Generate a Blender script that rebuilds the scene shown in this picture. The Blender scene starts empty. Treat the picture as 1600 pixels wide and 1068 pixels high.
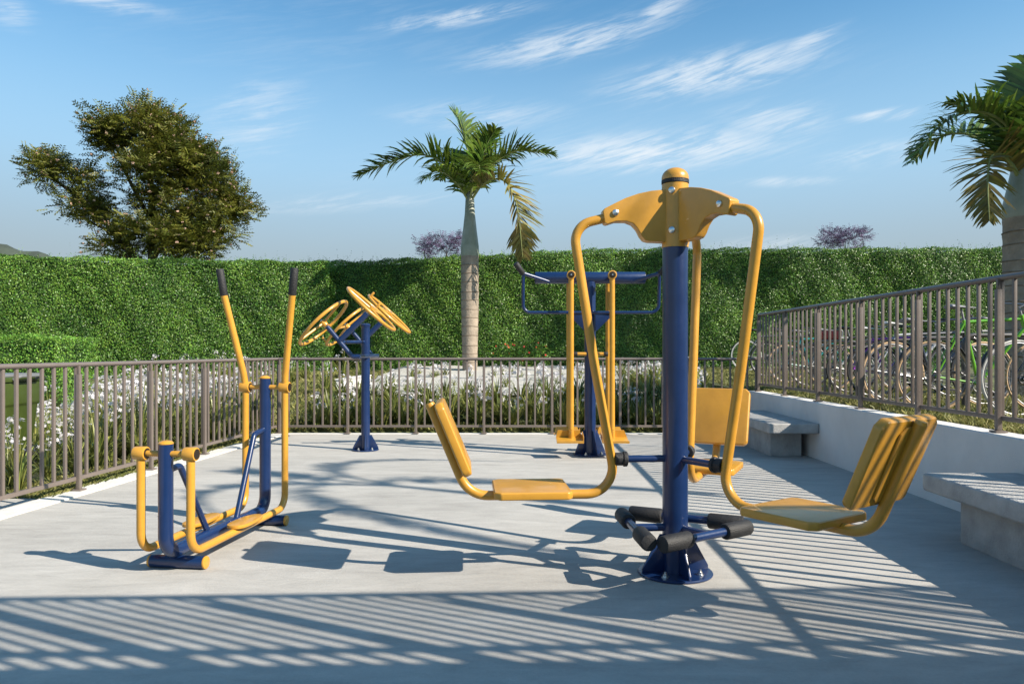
import bpy, bmesh, math, random
import numpy as np
from mathutils import Vector, Matrix, Euler

random.seed(7)
rng = np.random.default_rng(7)
R = math.radians
sc = bpy.context.scene
COL = sc.collection

# ------------------------------------------------------------------ camera
cam_d = bpy.data.cameras.new('camera')
cam = bpy.data.objects.new('camera', cam_d)
COL.objects.link(cam)
cam.location = (0, 0, 1.2)
cam.rotation_euler = (R(90), 0, 0)
cam_d.sensor_width = 36
cam_d.lens = 25.875
cam_d.shift_x = -0.01125
cam_d.shift_y = 0.00875
cam_d.clip_end = 6000
sc.camera = cam
sc.render.resolution_x, sc.render.resolution_y = 1024, 683

# ------------------------------------------------------------------ world + sun
SUN = Vector((1.29, -0.62, 1.0)).normalized()
SUN_EL = math.asin(SUN.z)
SUN_ROT = math.atan2(SUN.x, SUN.y)
SKY_STRENGTH = 0.102
CLOUD = 5.2
SKY_TINT = (0.60, 0.99, 1.06, 1)
EXPOSURE = 0.85

world = bpy.data.worlds.new('World')
sc.world = world
world.use_nodes = True


def build_world():
    nt = world.node_tree
    nt.nodes.clear()
    N, L = nt.nodes, nt.links

    def put(sock, v):
        if hasattr(v, 'is_output') or isinstance(v, bpy.types.NodeSocket):
            L.new(v, sock)
        else:
            sock.default_value = v

    def m(op, a, b=0.0, c=0.0, clamp=False):
        n = N.new('ShaderNodeMath')
        n.operation = op
        n.use_clamp = clamp
        put(n.inputs[0], a); put(n.inputs[1], b); put(n.inputs[2], c)
        return n.outputs[0]
    sky = N.new('ShaderNodeTexSky')
    sky.sky_type = 'NISHITA'
    sky.sun_disc = False
    sky.sun_elevation = SUN_EL
    sky.sun_rotation = SUN_ROT
    sky.air_density = 1.0
    sky.dust_density = 0.7
    sky.ozone_density = 2.0
    tc = N.new('ShaderNodeTexCoord')
    sep = N.new('ShaderNodeSeparateXYZ')
    L.new(tc.outputs['Generated'], sep.inputs[0])
    x, y, z = sep.outputs
    az = m('ARCTAN2', x, y)
    el = m('ARCSINE', z)
    # streaky cirrus in azimuth/elevation, drawn out along the wind
    cb = N.new('ShaderNodeCombineXYZ')
    L.new(az, cb.inputs[0]); L.new(el, cb.inputs[1])
    AE = cb.outputs[0]

    def mapped(loc, rot, scale):
        mp = N.new('ShaderNodeMapping'); mp.vector_type = 'TEXTURE'
        mp.inputs['Location'].default_value = loc
        mp.inputs['Rotation'].default_value = (0, 0, rot)
        mp.inputs['Scale'].default_value = scale
        L.new(AE, mp.inputs['Vector'])
        return mp.outputs[0]

    def noise(vec, detail, rough, dist):
        no = N.new('ShaderNodeTexNoise')
        no.inputs['Scale'].default_value = 1.0
        no.inputs['Detail'].default_value = detail
        no.inputs['Roughness'].default_value = rough
        no.inputs['Distortion'].default_value = dist
        L.new(vec, no.inputs['Vector'])
        return no.outputs[0]
    n1 = noise(mapped((0.3, 0.1, 0), 0.20, (0.120, 0.022, 1)), 6, 0.62, 0.9)
    n2 = noise(mapped((5.3, 2.1, 0), 0.24, (0.055, 0.0045, 1)), 5, 0.66, 0.4)
    nn = m('ADD', m('MULTIPLY', n1, 0.62), m('MULTIPLY', n2, 0.38))
    # (azimuth, elevation, half length, half height, tilt, amount) of each cirrus streak, radians
    streaks = [
        (0.065, 0.395, 0.190, 0.0210, 0.16, 1.0), (0.185, 0.428, 0.075, 0.0120, 0.40, 0.9),
        (0.255, 0.350, 0.190, 0.0260, 0.08, 1.1), (0.365, 0.372, 0.060, 0.0110, 0.28, 0.85),
        (-0.090, 0.423, 0.140, 0.0110, 0.14, 0.8), (0.170, 0.260, 0.230, 0.0260, 0.02, 1.2),
        (-0.345, 0.290, 0.085, 0.0480, 0.30, 0.62), (0.330, 0.288, 0.090, 0.0240, -0.10, 0.7),
        (0.457, 0.280, 0.055, 0.0080, -0.02, 1.1), (-0.060, 0.308, 0.150, 0.0200, 0.02, 0.62),
        (-0.230, 0.195, 0.190, 0.0130, 0.10, 0.62), (-0.545, 0.392, 0.110, 0.0120, 0.00, 1.0),
        (-0.610, 0.362, 0.030, 0.0180, -0.20, 0.7), (0.340, 0.213, 0.090, 0.0070, -0.06, 0.75),
        (0.440, 0.237, 0.080, 0.0150, 0.05, 0.6), (0.590, 0.392, 0.050, 0.0120, -0.20, 0.9),
        (0.34, 0.137, 0.110, 0.012, 0.0, 0.7),
    ]
    tot = None
    for (a0, e0, ha, he, tl, amt) in streaks:
        ha, he = ha * 1.08, he * 1.35
        ln = N.new('ShaderNodeVectorMath'); ln.operation = 'LENGTH'
        L.new(mapped((a0, e0, 0), tl, (ha, he, 1)), ln.inputs[0])
        g = N.new('ShaderNodeMapRange'); g.interpolation_type = 'SMOOTHERSTEP'
        g.inputs[1].default_value = 1.15; g.inputs[2].default_value = 0.0
        g.inputs[3].default_value = 0.0; g.inputs[4].default_value = amt
        L.new(ln.outputs['Value'], g.inputs[0])
        tot = g.outputs[0] if tot is None else m('MAXIMUM', tot, g.outputs[0])
    n3 = noise(mapped((9.0, 4.0, 0), 0.15, (0.8, 0.16, 1)), 3, 0.5, 0.0)
    veil = m('MULTIPLY', m('SUBTRACT', n3, 0.47, clamp=True), 0.6)
    cov = m('ADD', tot, veil)
    mk = N.new('ShaderNodeMapRange'); mk.interpolation_type = 'SMOOTHSTEP'
    mk.inputs[1].default_value = 0.42; mk.inputs[2].default_value = 0.67
    L.new(m('ADD', nn, m('MULTIPLY', cov, 0.05)), mk.inputs[0])
    mask = m('MULTIPLY', m('MULTIPLY_ADD', mk.outputs[0], 0.72, 0.05), m('MULTIPLY', cov, 0.92), clamp=True)
    # pale haze low over the horizon, the same all round
    def toward(prev, col, e0, e1, amt):
        r_ = N.new('ShaderNodeMapRange'); r_.interpolation_type = 'SMOOTHSTEP'
        r_.inputs[1].default_value = e0; r_.inputs[2].default_value = e1
        r_.inputs[3].default_value = amt; r_.inputs[4].default_value = 0.0
        L.new(el, r_.inputs[0])
        mx_ = N.new('ShaderNodeMix'); mx_.data_type = 'RGBA'
        L.new(r_.outputs[0], mx_.inputs['Factor'])
        L.new(prev, mx_.inputs[6]); mx_.inputs[7].default_value = (*col, 1)
        return mx_.outputs[2]
    mul = N.new('ShaderNodeMix'); mul.data_type = 'RGBA'; mul.blend_type = 'MULTIPLY'
    mul.inputs['Factor'].default_value = 1.0
    L.new(sky.outputs[0], mul.inputs[6]); mul.inputs[7].default_value = SKY_TINT
    c1 = toward(mul.outputs[2], (2.30, 3.58, 4.72), 0.18, 0.46, 0.92)
    c2 = toward(c1, (2.24, 2.76, 3.06), 0.08, 0.25, 1.0)
    mx = N.new('ShaderNodeMix'); mx.data_type = 'RGBA'
    L.new(mask, mx.inputs['Factor'])
    L.new(c2, mx.inputs[6])
    mx.inputs[7].default_value = (CLOUD * 0.90, CLOUD * 0.975, CLOUD * 1.04, 1)
    bg = N.new('ShaderNodeBackground')
    bg.inputs[1].default_value = SKY_STRENGTH
    L.new(mx.outputs[2], bg.inputs[0])
    world.cycles.sampling_method = 'MANUAL'
    world.cycles.sample_map_resolution = 256
    out = N.new('ShaderNodeOutputWorld')
    L.new(bg.outputs[0], out.inputs[0])


build_world()
sun_d = bpy.data.lights.new('sun', 'SUN')
sun_d.energy = 5.0
sun_d.angle = R(0.4)
sun_d.color = (1.0, 0.905, 0.775)
sun = bpy.data.objects.new('sun', sun_d)
COL.objects.link(sun)
sun.rotation_euler = (-SUN).to_track_quat('-Z', 'Y').to_euler()
sun.location = SUN * 40
vs = sc.view_settings
vs.view_transform = 'Standard'
vs.look = 'None'
vs.exposure = EXPOSURE
vs.gamma = 1
vs.use_curve_mapping = False


sc.cycles.max_bounces = 6
sc.cycles.diffuse_bounces = 3
sc.cycles.glossy_bounces = 3
sc.cycles.transmission_bounces = 3


# ------------------------------------------------------------------ materials
def srgb(*c):
    return tuple(((v / 255) / 12.92 if v / 255 <= 0.04045 else ((v / 255 + 0.055) / 1.055) ** 2.4) for v in c)


def mat(name, color, rough=0.5, metal=0.0, coat=0.0, var=0.0, vscale=5.0, bump=0.0, bscale=60.0, spec=0.5, color2=None,
        island=0.0, trans=0.0, detail=5.0, coords='Object', scratch=0.0):
    M = bpy.data.materials.new(name)
    M.use_nodes = True
    nt = M.node_tree
    N, L = nt.nodes, nt.links
    b = N['Principled BSDF']
    b.inputs['Base Color'].default_value = (*color, 1)
    b.inputs['Roughness'].default_value = rough
    b.inputs['Metallic'].default_value = metal
    b.inputs['Specular IOR Level'].default_value = spec
    b.inputs['Coat Weight'].default_value = coat
    b.inputs['Coat Roughness'].default_value = 0.08
    if coords == 'Position':
        g = N.new('ShaderNodeNewGeometry'); vec = g.outputs['Position']
    else:
        t = N.new('ShaderNodeTexCoord'); vec = t.outputs[coords]
    col = None
    if var > 0 or color2 is not None:
        n = N.new('ShaderNodeTexNoise')
        n.inputs['Scale'].default_value = vscale
        n.inputs['Detail'].default_value = detail
        n.inputs['Roughness'].default_value = 0.6
        L.new(vec, n.inputs['Vector'])
        mr = N.new('ShaderNodeMapRange')
        mr.inputs[1].default_value = 0.3; mr.inputs[2].default_value = 0.7
        L.new(n.outputs[0], mr.inputs[0])
        mx = N.new('ShaderNodeMix'); mx.data_type = 'RGBA'
        L.new(mr.outputs[0], mx.inputs['Factor'])
        c2 = color2 if color2 is not None else color
        mx.inputs[6].default_value = (*[c * (1 - var) for c in color], 1)
        mx.inputs[7].default_value = (*[min(1, c * (1 + var)) for c in c2], 1)
        col = mx.outputs[2]
        if rough < 0.9:
            mr2 = N.new('ShaderNodeMapRange')
            mr2.inputs[3].default_value = max(0.02, rough - 0.06); mr2.inputs[4].default_value = min(1, rough + 0.08)
            L.new(n.outputs[0], mr2.inputs[0])
            L.new(mr2.outputs[0], b.inputs['Roughness'])
    if island > 0:
        g2 = N.new('ShaderNodeNewGeometry')
        hs = N.new('ShaderNodeHueSaturation')
        mr = N.new('ShaderNodeMapRange')
        mr.inputs[3].default_value = 1 - island; mr.inputs[4].default_value = 1 + island
        L.new(g2.outputs['Random Per Island'], mr.inputs[0])
        L.new(mr.outputs[0], hs.inputs['Value'])
        mh = N.new('ShaderNodeMath'); mh.operation = 'MULTIPLY_ADD'
        wn = N.new('ShaderNodeTexWhiteNoise'); wn.noise_dimensions = '1D'
        L.new(g2.outputs['Random Per Island'], wn.inputs['W'])
        L.new(wn.outputs['Value'], mh.inputs[0])
        mh.inputs[1].default_value = 0.05; mh.inputs[2].default_value = 0.475
        L.new(mh.outputs[0], hs.inputs['Hue'])
        if col is not None:
            L.new(col, hs.inputs['Color'])
        else:
            hs.inputs['Color'].default_value = (*color, 1)
        col = hs.outputs[0]
    if col is not None:
        L.new(col, b.inputs['Base Color'])
    if bump > 0:
        n2 = N.new('ShaderNodeTexNoise')
        n2.inputs['Scale'].default_value = bscale
        n2.inputs['Detail'].default_value = 6
        L.new(vec, n2.inputs['Vector'])
        bp = N.new('ShaderNodeBump')
        bp.inputs['Strength'].default_value = bump
        bp.inputs['Distance'].default_value = 0.02
        L.new(n2.outputs[0], bp.inputs['Height'])
        L.new(bp.outputs[0], b.inputs['Normal'])
    if trans > 0:
        tr = N.new('ShaderNodeBsdfTranslucent')
        if col is not None:
            L.new(col, tr.inputs[0])
        else:
            tr.inputs[0].default_value = (*color, 1)
        ms = N.new('ShaderNodeMixShader')
        ms.inputs[0].default_value = trans
        L.new(b.outputs[0], ms.inputs[1]); L.new(tr.outputs[0], ms.inputs[2])
        L.new(ms.outputs[0], N['Material Output'].inputs['Surface'])
    return M


def concrete_floor_mat():
    M = bpy.data.materials.new('brushed_concrete')
    M.use_nodes = True
    nt = M.node_tree; N, L = nt.nodes, nt.links
    b = N['Principled BSDF']
    g = N.new('ShaderNodeNewGeometry')
    P = g.outputs['Position']

    def noise(scale, det=6, rough=0.6, vec=P, dist=0.0):
        n = N.new('ShaderNodeTexNoise')
        n.inputs['Scale'].default_value = scale
        n.inputs['Detail'].default_value = det
        n.inputs['Roughness'].default_value = rough
        n.inputs['Distortion'].default_value = dist
        L.new(vec, n.inputs['Vector'])
        return n.outputs[0]
    mp = N.new('ShaderNodeMapping'); mp.inputs['Scale'].default_value = (0.5, 1.6, 1)
    L.new(P, mp.inputs[0])
    big = noise(0.9, 5, 0.55, mp.outputs[0], 0.6)
    mid = noise(6, 6, 0.65, mp.outputs[0], 0.4)
    fine = noise(55, 5, 0.7)
    cr = N.new('ShaderNodeValToRGB')
    cr.color_ramp.elements[0].position = 0.30; cr.color_ramp.elements[0].color = (0.272, 0.262, 0.243, 1)
    cr.color_ramp.elements[1].position = 0.72; cr.color_ramp.elements[1].color = (0.495, 0.478, 0.443, 1)
    sm = N.new('ShaderNodeMath'); sm.operation = 'MULTIPLY_ADD'
    L.new(mid, sm.inputs[0]); sm.inputs[1].default_value = 0.45
    sm2 = N.new('ShaderNodeMath'); sm2.operation = 'MULTIPLY'
    L.new(big, sm2.inputs[0]); sm2.inputs[1].default_value = 0.38
    L.new(sm2.outputs[0], sm.inputs[2])
    sm3 = N.new('ShaderNodeMath'); sm3.operation = 'MULTIPLY_ADD'
    L.new(fine, sm3.inputs[0]); sm3.inputs[1].default_value = 0.22; L.new(sm.outputs[0], sm3.inputs[2])
    L.new(sm3.outputs[0], cr.inputs[0])
    # small dark pits
    vo = N.new('ShaderNodeTexVoronoi'); vo.inputs['Scale'].default_value = 22
    L.new(P, vo.inputs['Vector'])
    lt = N.new('ShaderNodeMath'); lt.operation = 'LESS_THAN'; lt.inputs[1].default_value = 0.035
    L.new(vo.outputs['Distance'], lt.inputs[0])
    mx = N.new('ShaderNodeMix'); mx.data_type = 'RGBA'
    pm = N.new('ShaderNodeMath'); pm.operation = 'MULTIPLY'; pm.inputs[1].default_value = 0.5
    L.new(lt.outputs[0], pm.inputs[0]); L.new(pm.outputs[0], mx.inputs['Factor'])
    L.new(cr.outputs[0], mx.inputs[6]); mx.inputs[7].default_value = (0.16, 0.155, 0.145, 1)
    L.new(mx.outputs[2], b.inputs['Base Color'])
    b.inputs['Roughness'].default_value = 0.78
    b.inputs['Specular IOR Level'].default_value = 0.18
    bp = N.new('ShaderNodeBump'); bp.inputs['Strength'].default_value = 0.35; bp.inputs['Distance'].default_value = 0.01
    L.new(noise(90, 6, 0.7), bp.inputs['Height'])
    bp2 = N.new('ShaderNodeBump'); bp2.inputs['Strength'].default_value = 0.25; bp2.inputs['Distance'].default_value = 0.03
    L.new(mid, bp2.inputs['Height']); L.new(bp.outputs[0], bp2.inputs['Normal'])
    L.new(bp2.outputs[0], b.inputs['Normal'])
    return M


YEL = mat('yellow_paint', (0.530, 0.262, 0.030), 0.33, coat=0.3, var=0.09, vscale=9, bump=0.03, bscale=35)
BLUE = mat('blue_paint', (0.0048, 0.021, 0.082), 0.31, coat=0.35, var=0.12, vscale=9, bump=0.03, bscale=35)
BLACK = mat('black_rubber', (0.014, 0.014, 0.015), 0.62, var=0.25, vscale=20, bump=0.25, bscale=120)
STEEL = mat('zinc_bolt', (0.72, 0.72, 0.70), 0.28, metal=1.0)
BRONZE = mat('dark_bronze_cap', (0.05, 0.035, 0.025), 0.35, metal=0.6)
FENCE = mat('brown_fence_paint', (0.150, 0.122, 0.106), 0.42, coat=0.1, var=0.08, vscale=6, bump=0.06, bscale=160)
FLOOR = concrete_floor_mat()
KERB = mat('pale_kerb_concrete', (0.60, 0.585, 0.55), 0.8, var=0.10, vscale=7, bump=0.25, bscale=90, coords='Position')
STUCCO = mat('white_stucco', (0.72, 0.69, 0.655), 0.85, var=0.09, vscale=1.7, bump=0.5, bscale=150, coords='Position')
BENCH = mat('bench_concrete', (0.36, 0.355, 0.34), 0.8, var=0.22, vscale=7, bump=0.4, bscale=70, coords='Position')
SOIL = mat('garden_soil', (0.07, 0.07, 0.03), 0.95, var=0.4, vscale=3, color2=(0.10, 0.12, 0.035), bump=0.6, bscale=20, coords='Position')
GRAVEL = mat('white_gravel', (0.45, 0.435, 0.395), 0.9, var=0.12, vscale=30, bump=0.9, bscale=45, coords='Position')
HEDGE = mat('hedge_leaf', (0.070, 0.180, 0.024), 0.42, var=0.35, vscale=1.3, color2=(0.130, 0.240, 0.030), island=0.5, trans=0.22, coords='Position')
HEDGELIGHT = mat('pale_hedge_leaf', (0.120, 0.270, 0.036), 0.42, var=0.25, vscale=1.3, color2=(0.170, 0.320, 0.045), island=0.4, trans=0.22, coords='Position')  # lighter, yellower green for the low hedge
HEDGECORE = mat('hedge_core_green', (0.024, 0.062, 0.011), 0.8, var=0.3, vscale=14, bump=1.0, bscale=14, coords='Position')  # darkened leaf green for the solid core added behind the leaves
TREELEAF = mat('feathery_leaf', (0.066, 0.092, 0.011), 0.5, var=0.3, vscale=0.8, color2=(0.150, 0.150, 0.020), island=0.5, trans=0.3, coords='Position')
PINK = mat('pink_blossom', (0.44, 0.30, 0.22), 0.8, island=0.25)
PURPLE = mat('purple_blossom', (0.135, 0.10, 0.18), 0.8, island=0.35, trans=0.2)
REDF = mat('red_blossom', (0.55, 0.07, 0.03), 0.7, island=0.3)
BARK = mat('dark_bark', (0.075, 0.055, 0.042), 0.9, var=0.35, vscale=6, bump=0.8, bscale=25)
PALMTRUNK = mat('ringed_palm_bark', (0.29, 0.235, 0.18), 0.85, var=0.25, vscale=5, bump=0.6, bscale=22)
RINGM = mat('palm_ring_scar', (0.17, 0.13, 0.095), 0.9, var=0.3, vscale=8)
SHAFT = mat('palm_crownshaft', (0.235, 0.27, 0.19), 0.45, var=0.25, vscale=2.5, color2=(0.28, 0.29, 0.24))
FROND = mat('palm_leaflet', (0.052, 0.112, 0.018), 0.34, var=0.3, vscale=2.0, color2=(0.120, 0.175, 0.022), island=0.55, trans=0.18)
FRONDOLD = mat('old_palm_leaflet', (0.085, 0.105, 0.020), 0.42, var=0.3, vscale=2.0, color2=(0.20, 0.150, 0.035), island=0.4, trans=0.22)
RACHIS = mat('palm_leaf_rib', (0.22, 0.25, 0.09), 0.5, var=0.2, vscale=6)
STRAP = mat('strap_leaf', (0.085, 0.135, 0.024), 0.42, var=0.3, vscale=4, color2=(0.27, 0.28, 0.075), island=0.45, trans=0.25)
PETAL = mat('white_petal', (0.62, 0.60, 0.63), 0.6, island=0.08, trans=0.2)
GRASS = mat('grass_blade', (0.12, 0.150, 0.030), 0.6, island=0.45, var=0.3, vscale=3, color2=(0.24, 0.225, 0.070), trans=0.2, coords='Position')
BINGREEN = mat('bin_green_plastic', (0.045, 0.068, 0.012), 0.42, var=0.15, vscale=5)
BINLID = mat('bin_grey_lid', (0.16, 0.165, 0.17), 0.4, var=0.1, vscale=5)
HILLM = mat('far_hill_wood', (0.030, 0.042, 0.032), 0.95, var=0.4, vscale=0.05, color2=(0.045, 0.058, 0.042), coords='Position')
GLASS = mat('window_glass', (0.03, 0.04, 0.05), 0.05, spec=0.8)
RENDERW = mat('building_render', (0.62, 0.60, 0.56), 0.85, var=0.05, vscale=2, bump=0.2, bscale=60)
TYRE = mat('tyre_rubber', (0.016, 0.016, 0.016), 0.7)
TAN = mat('tan_tyre', (0.50, 0.34, 0.19), 0.7)
WHITET = mat('white_tyre', (0.48, 0.48, 0.46), 0.6)
ALU = mat('bike_alloy', (0.24, 0.24, 0.25), 0.5, metal=0.7)
SADDLE = mat('saddle_grey', (0.20, 0.20, 0.21), 0.5)
SADDLEB = mat('saddle_black', (0.02, 0.02, 0.022), 0.5)
RACKM = mat('rack_dark_steel', (0.06, 0.055, 0.055), 0.4, coat=0.2)


# ------------------------------------------------------------------ mesh helpers
def finish(me, material, smooth=True, angle=35):
    me.materials.append(material)
    if smooth:
        me.polygons.foreach_set('use_smooth', [True] * len(me.polygons))
        try:
            me.set_sharp_from_angle(angle=R(angle))
        except Exception:
            pass
    me.update()
    return me


def frames(pts, closed=False):
    n = len(pts)
    T = []
    for i in range(n):
        a = pts[i - 1] if (i > 0 or closed) else pts[i]
        b = pts[(i + 1) % n] if (i < n - 1 or closed) else pts[i]
        T.append((b - a).normalized())
    up = Vector((0, 0, 1)) if abs(T[0].z) < 0.9 else Vector((0, 1, 0))
    u = T[0].cross(up).normalized()
    out = []
    for i in range(n):
        u = (u - T[i] * u.dot(T[i])).normalized()
        out.append((u, T[i].cross(u).normalized()))
    return out


def fillet(pts, rad, seg=7):
    """polyline with its inner corners rounded"""
    pts = [Vector(p) for p in pts]
    out = [pts[0]]
    for i in range(1, len(pts) - 1):
        r = rad[i - 1] if isinstance(rad, (list, tuple)) else rad
        p, a, b = pts[i], pts[i - 1], pts[i + 1]
        da, db = (a - p), (b - p)
        la, lb = da.length, db.length
        da.normalize(); db.normalize()
        ang = math.acos(max(-1, min(1, da.dot(db))))
        d = r / max(1e-4, math.tan(ang / 2))
        d = min(d, la * 0.49, lb * 0.49)
        rr = d * math.tan(ang / 2)
        c = p + (da + db).normalized() * (rr / max(1e-4, math.sin(ang / 2)))
        s, e = p + da * d - c, p + db * d - c
        tot = math.pi - ang
        for k in range(seg + 1):
            t = k / seg
            v = (s * math.sin((1 - t) * tot) + e * math.sin(t * tot)) / max(1e-6, math.sin(tot))
            out.append(c + v)
    out.append(pts[-1])
    return out


class MB:
    def __init__(self):
        self.v = []; self.f = []

    def tube(self, pts, r, seg=14, closed=False, cap=True, flat=1.0):
        pts = [Vector(p) for p in pts]
        rs = r if isinstance(r, (list, tuple)) else [r] * len(pts)
        fr = frames(pts, closed)
        o = len(self.v)
        for p, rr, (u, w) in zip(pts, rs, fr):
            for k in range(seg):
                a = 2 * math.pi * k / seg
                self.v.append(tuple(p + u * (math.cos(a) * rr) + w * (math.sin(a) * rr * flat)))
        n = len(pts)
        for i in range(n if closed else n - 1):
            j = (i + 1) % n
            for k in range(seg):
                k2 = (k + 1) % seg
                self.f.append((o + i * seg + k, o + i * seg + k2, o + j * seg + k2, o + j * seg + k))
        if cap and not closed:
            self.f.append(tuple(o + k for k in reversed(range(seg))))
            self.f.append(tuple(o + (n - 1) * seg + k for k in range(seg)))
        return self

    def cyl(self, a, b, r, seg=20, bevel=0.0):
        a, b = Vector(a), Vector(b)
        if bevel > 0:
            d = (b - a).normalized() * bevel
            return self.tube([a, a + d * 0.3, a + d, b - d, b - d * 0.3, b],
                             [r - bevel, r - bevel * 0.3, r, r, r - bevel * 0.3, r - bevel], seg)
        return self.tube([a, b], r, seg)

    def torus(self, c, axis, R_, r, n=40, seg=10):
        axis = Vector(axis).normalized()
        u = axis.orthogonal().normalized(); w = axis.cross(u)
        c = Vector(c)
        return self.tube([c + u * (math.cos(2 * math.pi * i / n) * R_) + w * (math.sin(2 * math.pi * i / n) * R_) for i in range(n)],
                         r, seg, closed=True)

    def lathe(self, c, prof, seg=24):
        """prof: (radius, z) pairs about a vertical axis at c"""
        c = Vector(c); o = len(self.v)
        for (r, z) in prof:
            for k in range(seg):
                a = 2 * math.pi * k / seg
                self.v.append((c.x + r * math.cos(a), c.y + r * math.sin(a), c.z + z))
        for i in range(len(prof) - 1):
            for k in range(seg):
                k2 = (k + 1) % seg
                self.f.append((o + i * seg + k, o + i * seg + k2, o + (i + 1) * seg + k2, o + (i + 1) * seg + k))
        self.f.append(tuple(o + k for k in reversed(range(seg))))
        self.f.append(tuple(o + (len(prof) - 1) * seg + k for k in range(seg)))
        return self

    def box(self, lo, hi):
        o = len(self.v)
        (x0, y0, z0), (x1, y1, z1) = lo, hi
        self.v += [(x0, y0, z0), (x1, y0, z0), (x1, y1, z0), (x0, y1, z0), (x0, y0, z1), (x1, y0, z1), (x1, y1, z1), (x0, y1, z1)]
        self.f += [tuple(o + i for i in q) for q in ((0, 3, 2, 1), (4, 5, 6, 7), (0, 1, 5, 4), (1, 2, 6, 5), (2, 3, 7, 6), (3, 0, 4, 7))]
        return self

    def prism(self, poly, h, M):
        """poly in the local xy plane, extruded +h along local z, then moved by the matrix M"""
        o = len(self.v); n = len(poly)
        for z in (0, h):
            for p in poly:
                self.v.append(tuple(M @ Vector((p[0], p[1], z))))
        self.f.append(tuple(o + i for i in reversed(range(n))))
        self.f.append(tuple(o + n + i for i in range(n)))
        for i in range(n):
            j = (i + 1) % n
            self.f.append((o + i, o + j, o + n + j, o + n + i))
        return self

    def mesh(self, name, material, smooth=True, bevel=0.0, bseg=2, angle=35):
        me = bpy.data.meshes.new(name)
        me.from_pydata(self.v, [], self.f)
        if bevel > 0:
            bm = bmesh.new(); bm.from_mesh(me)
            bmesh.ops.recalc_face_normals(bm, faces=bm.faces)
            ed = [e for e in bm.edges if len(e.link_faces) == 2 and e.calc_face_angle(0) > R(25)]
            bmesh.ops.bevel(bm, geom=ed, offset=bevel, segments=bseg, profile=0.6, affect='EDGES', clamp_overlap=True)
            bm.to_mesh(me); bm.free()
        else:
            bm = bmesh.new(); bm.from_mesh(me)
            bmesh.ops.recalc_face_normals(bm, faces=bm.faces)
            bm.to_mesh(me); bm.free()
        return finish(me, material, smooth, angle)

    def build(self, name, material, parent=None, **k):
        return link(name, self.mesh(name, material, **k), parent)


def link(name, me, parent=None, M=None):
    o = bpy.data.objects.new(name, me)
    COL.objects.link(o)
    if parent is not None:
        o.parent = parent
    if M is not None:
        o.matrix_local = M
    return o


def empty(name, loc, rz=0.0):
    o = bpy.data.objects.new(name, None)
    COL.objects.link(o)
    o.location = loc
    o.rotation_euler = (0, 0, rz)
    o.empty_display_size = 0.2
    return o


def tag(o, label=None, cat=None, group=None, kind=None):
    if label: o['label'] = label
    if cat: o['category'] = cat
    if group: o['group'] = group
    if kind: o['kind'] = kind
    return o


def quads(name, V, material, smooth=False):
    """V: (n, 4, 3) array, one separate quad each"""
    n = len(V)
    me = bpy.data.meshes.new(name)
    me.vertices.add(n * 4)
    me.vertices.foreach_set('co', np.ascontiguousarray(V, dtype=np.float32).ravel())
    me.loops.add(n * 4)
    me.loops.foreach_set('vertex_index', np.arange(n * 4, dtype=np.int32))
    me.polygons.add(n)
    me.polygons.foreach_set('loop_start', np.arange(n, dtype=np.int32) * 4)
    me.polygons.foreach_set('loop_total', np.full(n, 4, dtype=np.int32))
    me.update(calc_edges=True)
    me.materials.append(material)
    return me


def unit(a):
    return a / np.maximum(1e-9, np.linalg.norm(a, axis=-1, keepdims=True))


def leaf_quads(P, Nrm, L, W, cup=0.12, along=None):
    """diamond leaves at P facing Nrm"""
    n = len(P)
    rnd = unit(rng.normal(size=(n, 3))) if along is None else along
    a = unit(rnd - Nrm * np.sum(rnd * Nrm, axis=1, keepdims=True))
    b = np.cross(Nrm, a)
    L = np.asarray(L).reshape(-1, 1); W = np.asarray(W).reshape(-1, 1)
    return np.stack([P - a * L / 2, P + b * W / 2 + Nrm * L * cup, P + a * L / 2, P - b * W / 2 + Nrm * L * cup], axis=1)


# ------------------------------------------------------------------ setting: ground, floor, path
FY = 10.65                                   # back fence line


def left_x(y):                               # left fence line
    return -3.57 - 0.0567 * (FY - y)


def sstep(a, b, t):
    t = np.clip((t - a) / (b - a), 0, 1)
    return t * t * (3 - 2 * t)


def ground_z(x, y):
    x = np.asarray(x, float); y = np.asarray(y, float)
    back = 0.02 + 0.43 * sstep(10.9, 12.5, y) + 0.37 * np.clip((y - 12.5) / 6.0, 0, 1)
    leftb = 0.02 + 0.60 * sstep(11.0, 17.5, y)
    k = sstep(-3.3, -3.0, x)
    z = leftb * (1 - k) + back * k
    z = np.where(y < 10.8, -0.03, z)
    z = np.where(x > 3.38, 0.60 + 0.2 * np.clip((y - 13) / 5.0, 0, 1), z)
    return z


def build_ground():
    xs = np.unique(np.concatenate([[-3000, -800, -250, -100, -50], np.arange(-30, 30.1, 0.5), [-3.3, -3.2, -3.1, -3.0, 3.37, 3.39, 50, 100, 250, 800, 3000]]))
    ys = np.unique(np.concatenate([[-3000, -600, -150, -40], np.arange(-14, 30.1, 0.5), [10.79, 10.81, 45, 100, 300, 900, 4000]]))
    X, Y = np.meshgrid(xs, ys)
    Z = ground_z(X, Y)
    V = np.stack([X, Y, Z], -1).reshape(-1, 3)
    nx, ny = len(xs), len(ys)
    F = [(j * nx + i, j * nx + i + 1, (j + 1) * nx + i + 1, (j + 1) * nx + i) for j in range(ny - 1) for i in range(nx - 1)]
    me = bpy.data.meshes.new('ground')
    me.from_pydata([tuple(v) for v in V], [], F)
    finish(me, SOIL, True, 30)
    o = link('ground', me); tag(o, kind='structure')


build_ground()
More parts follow.
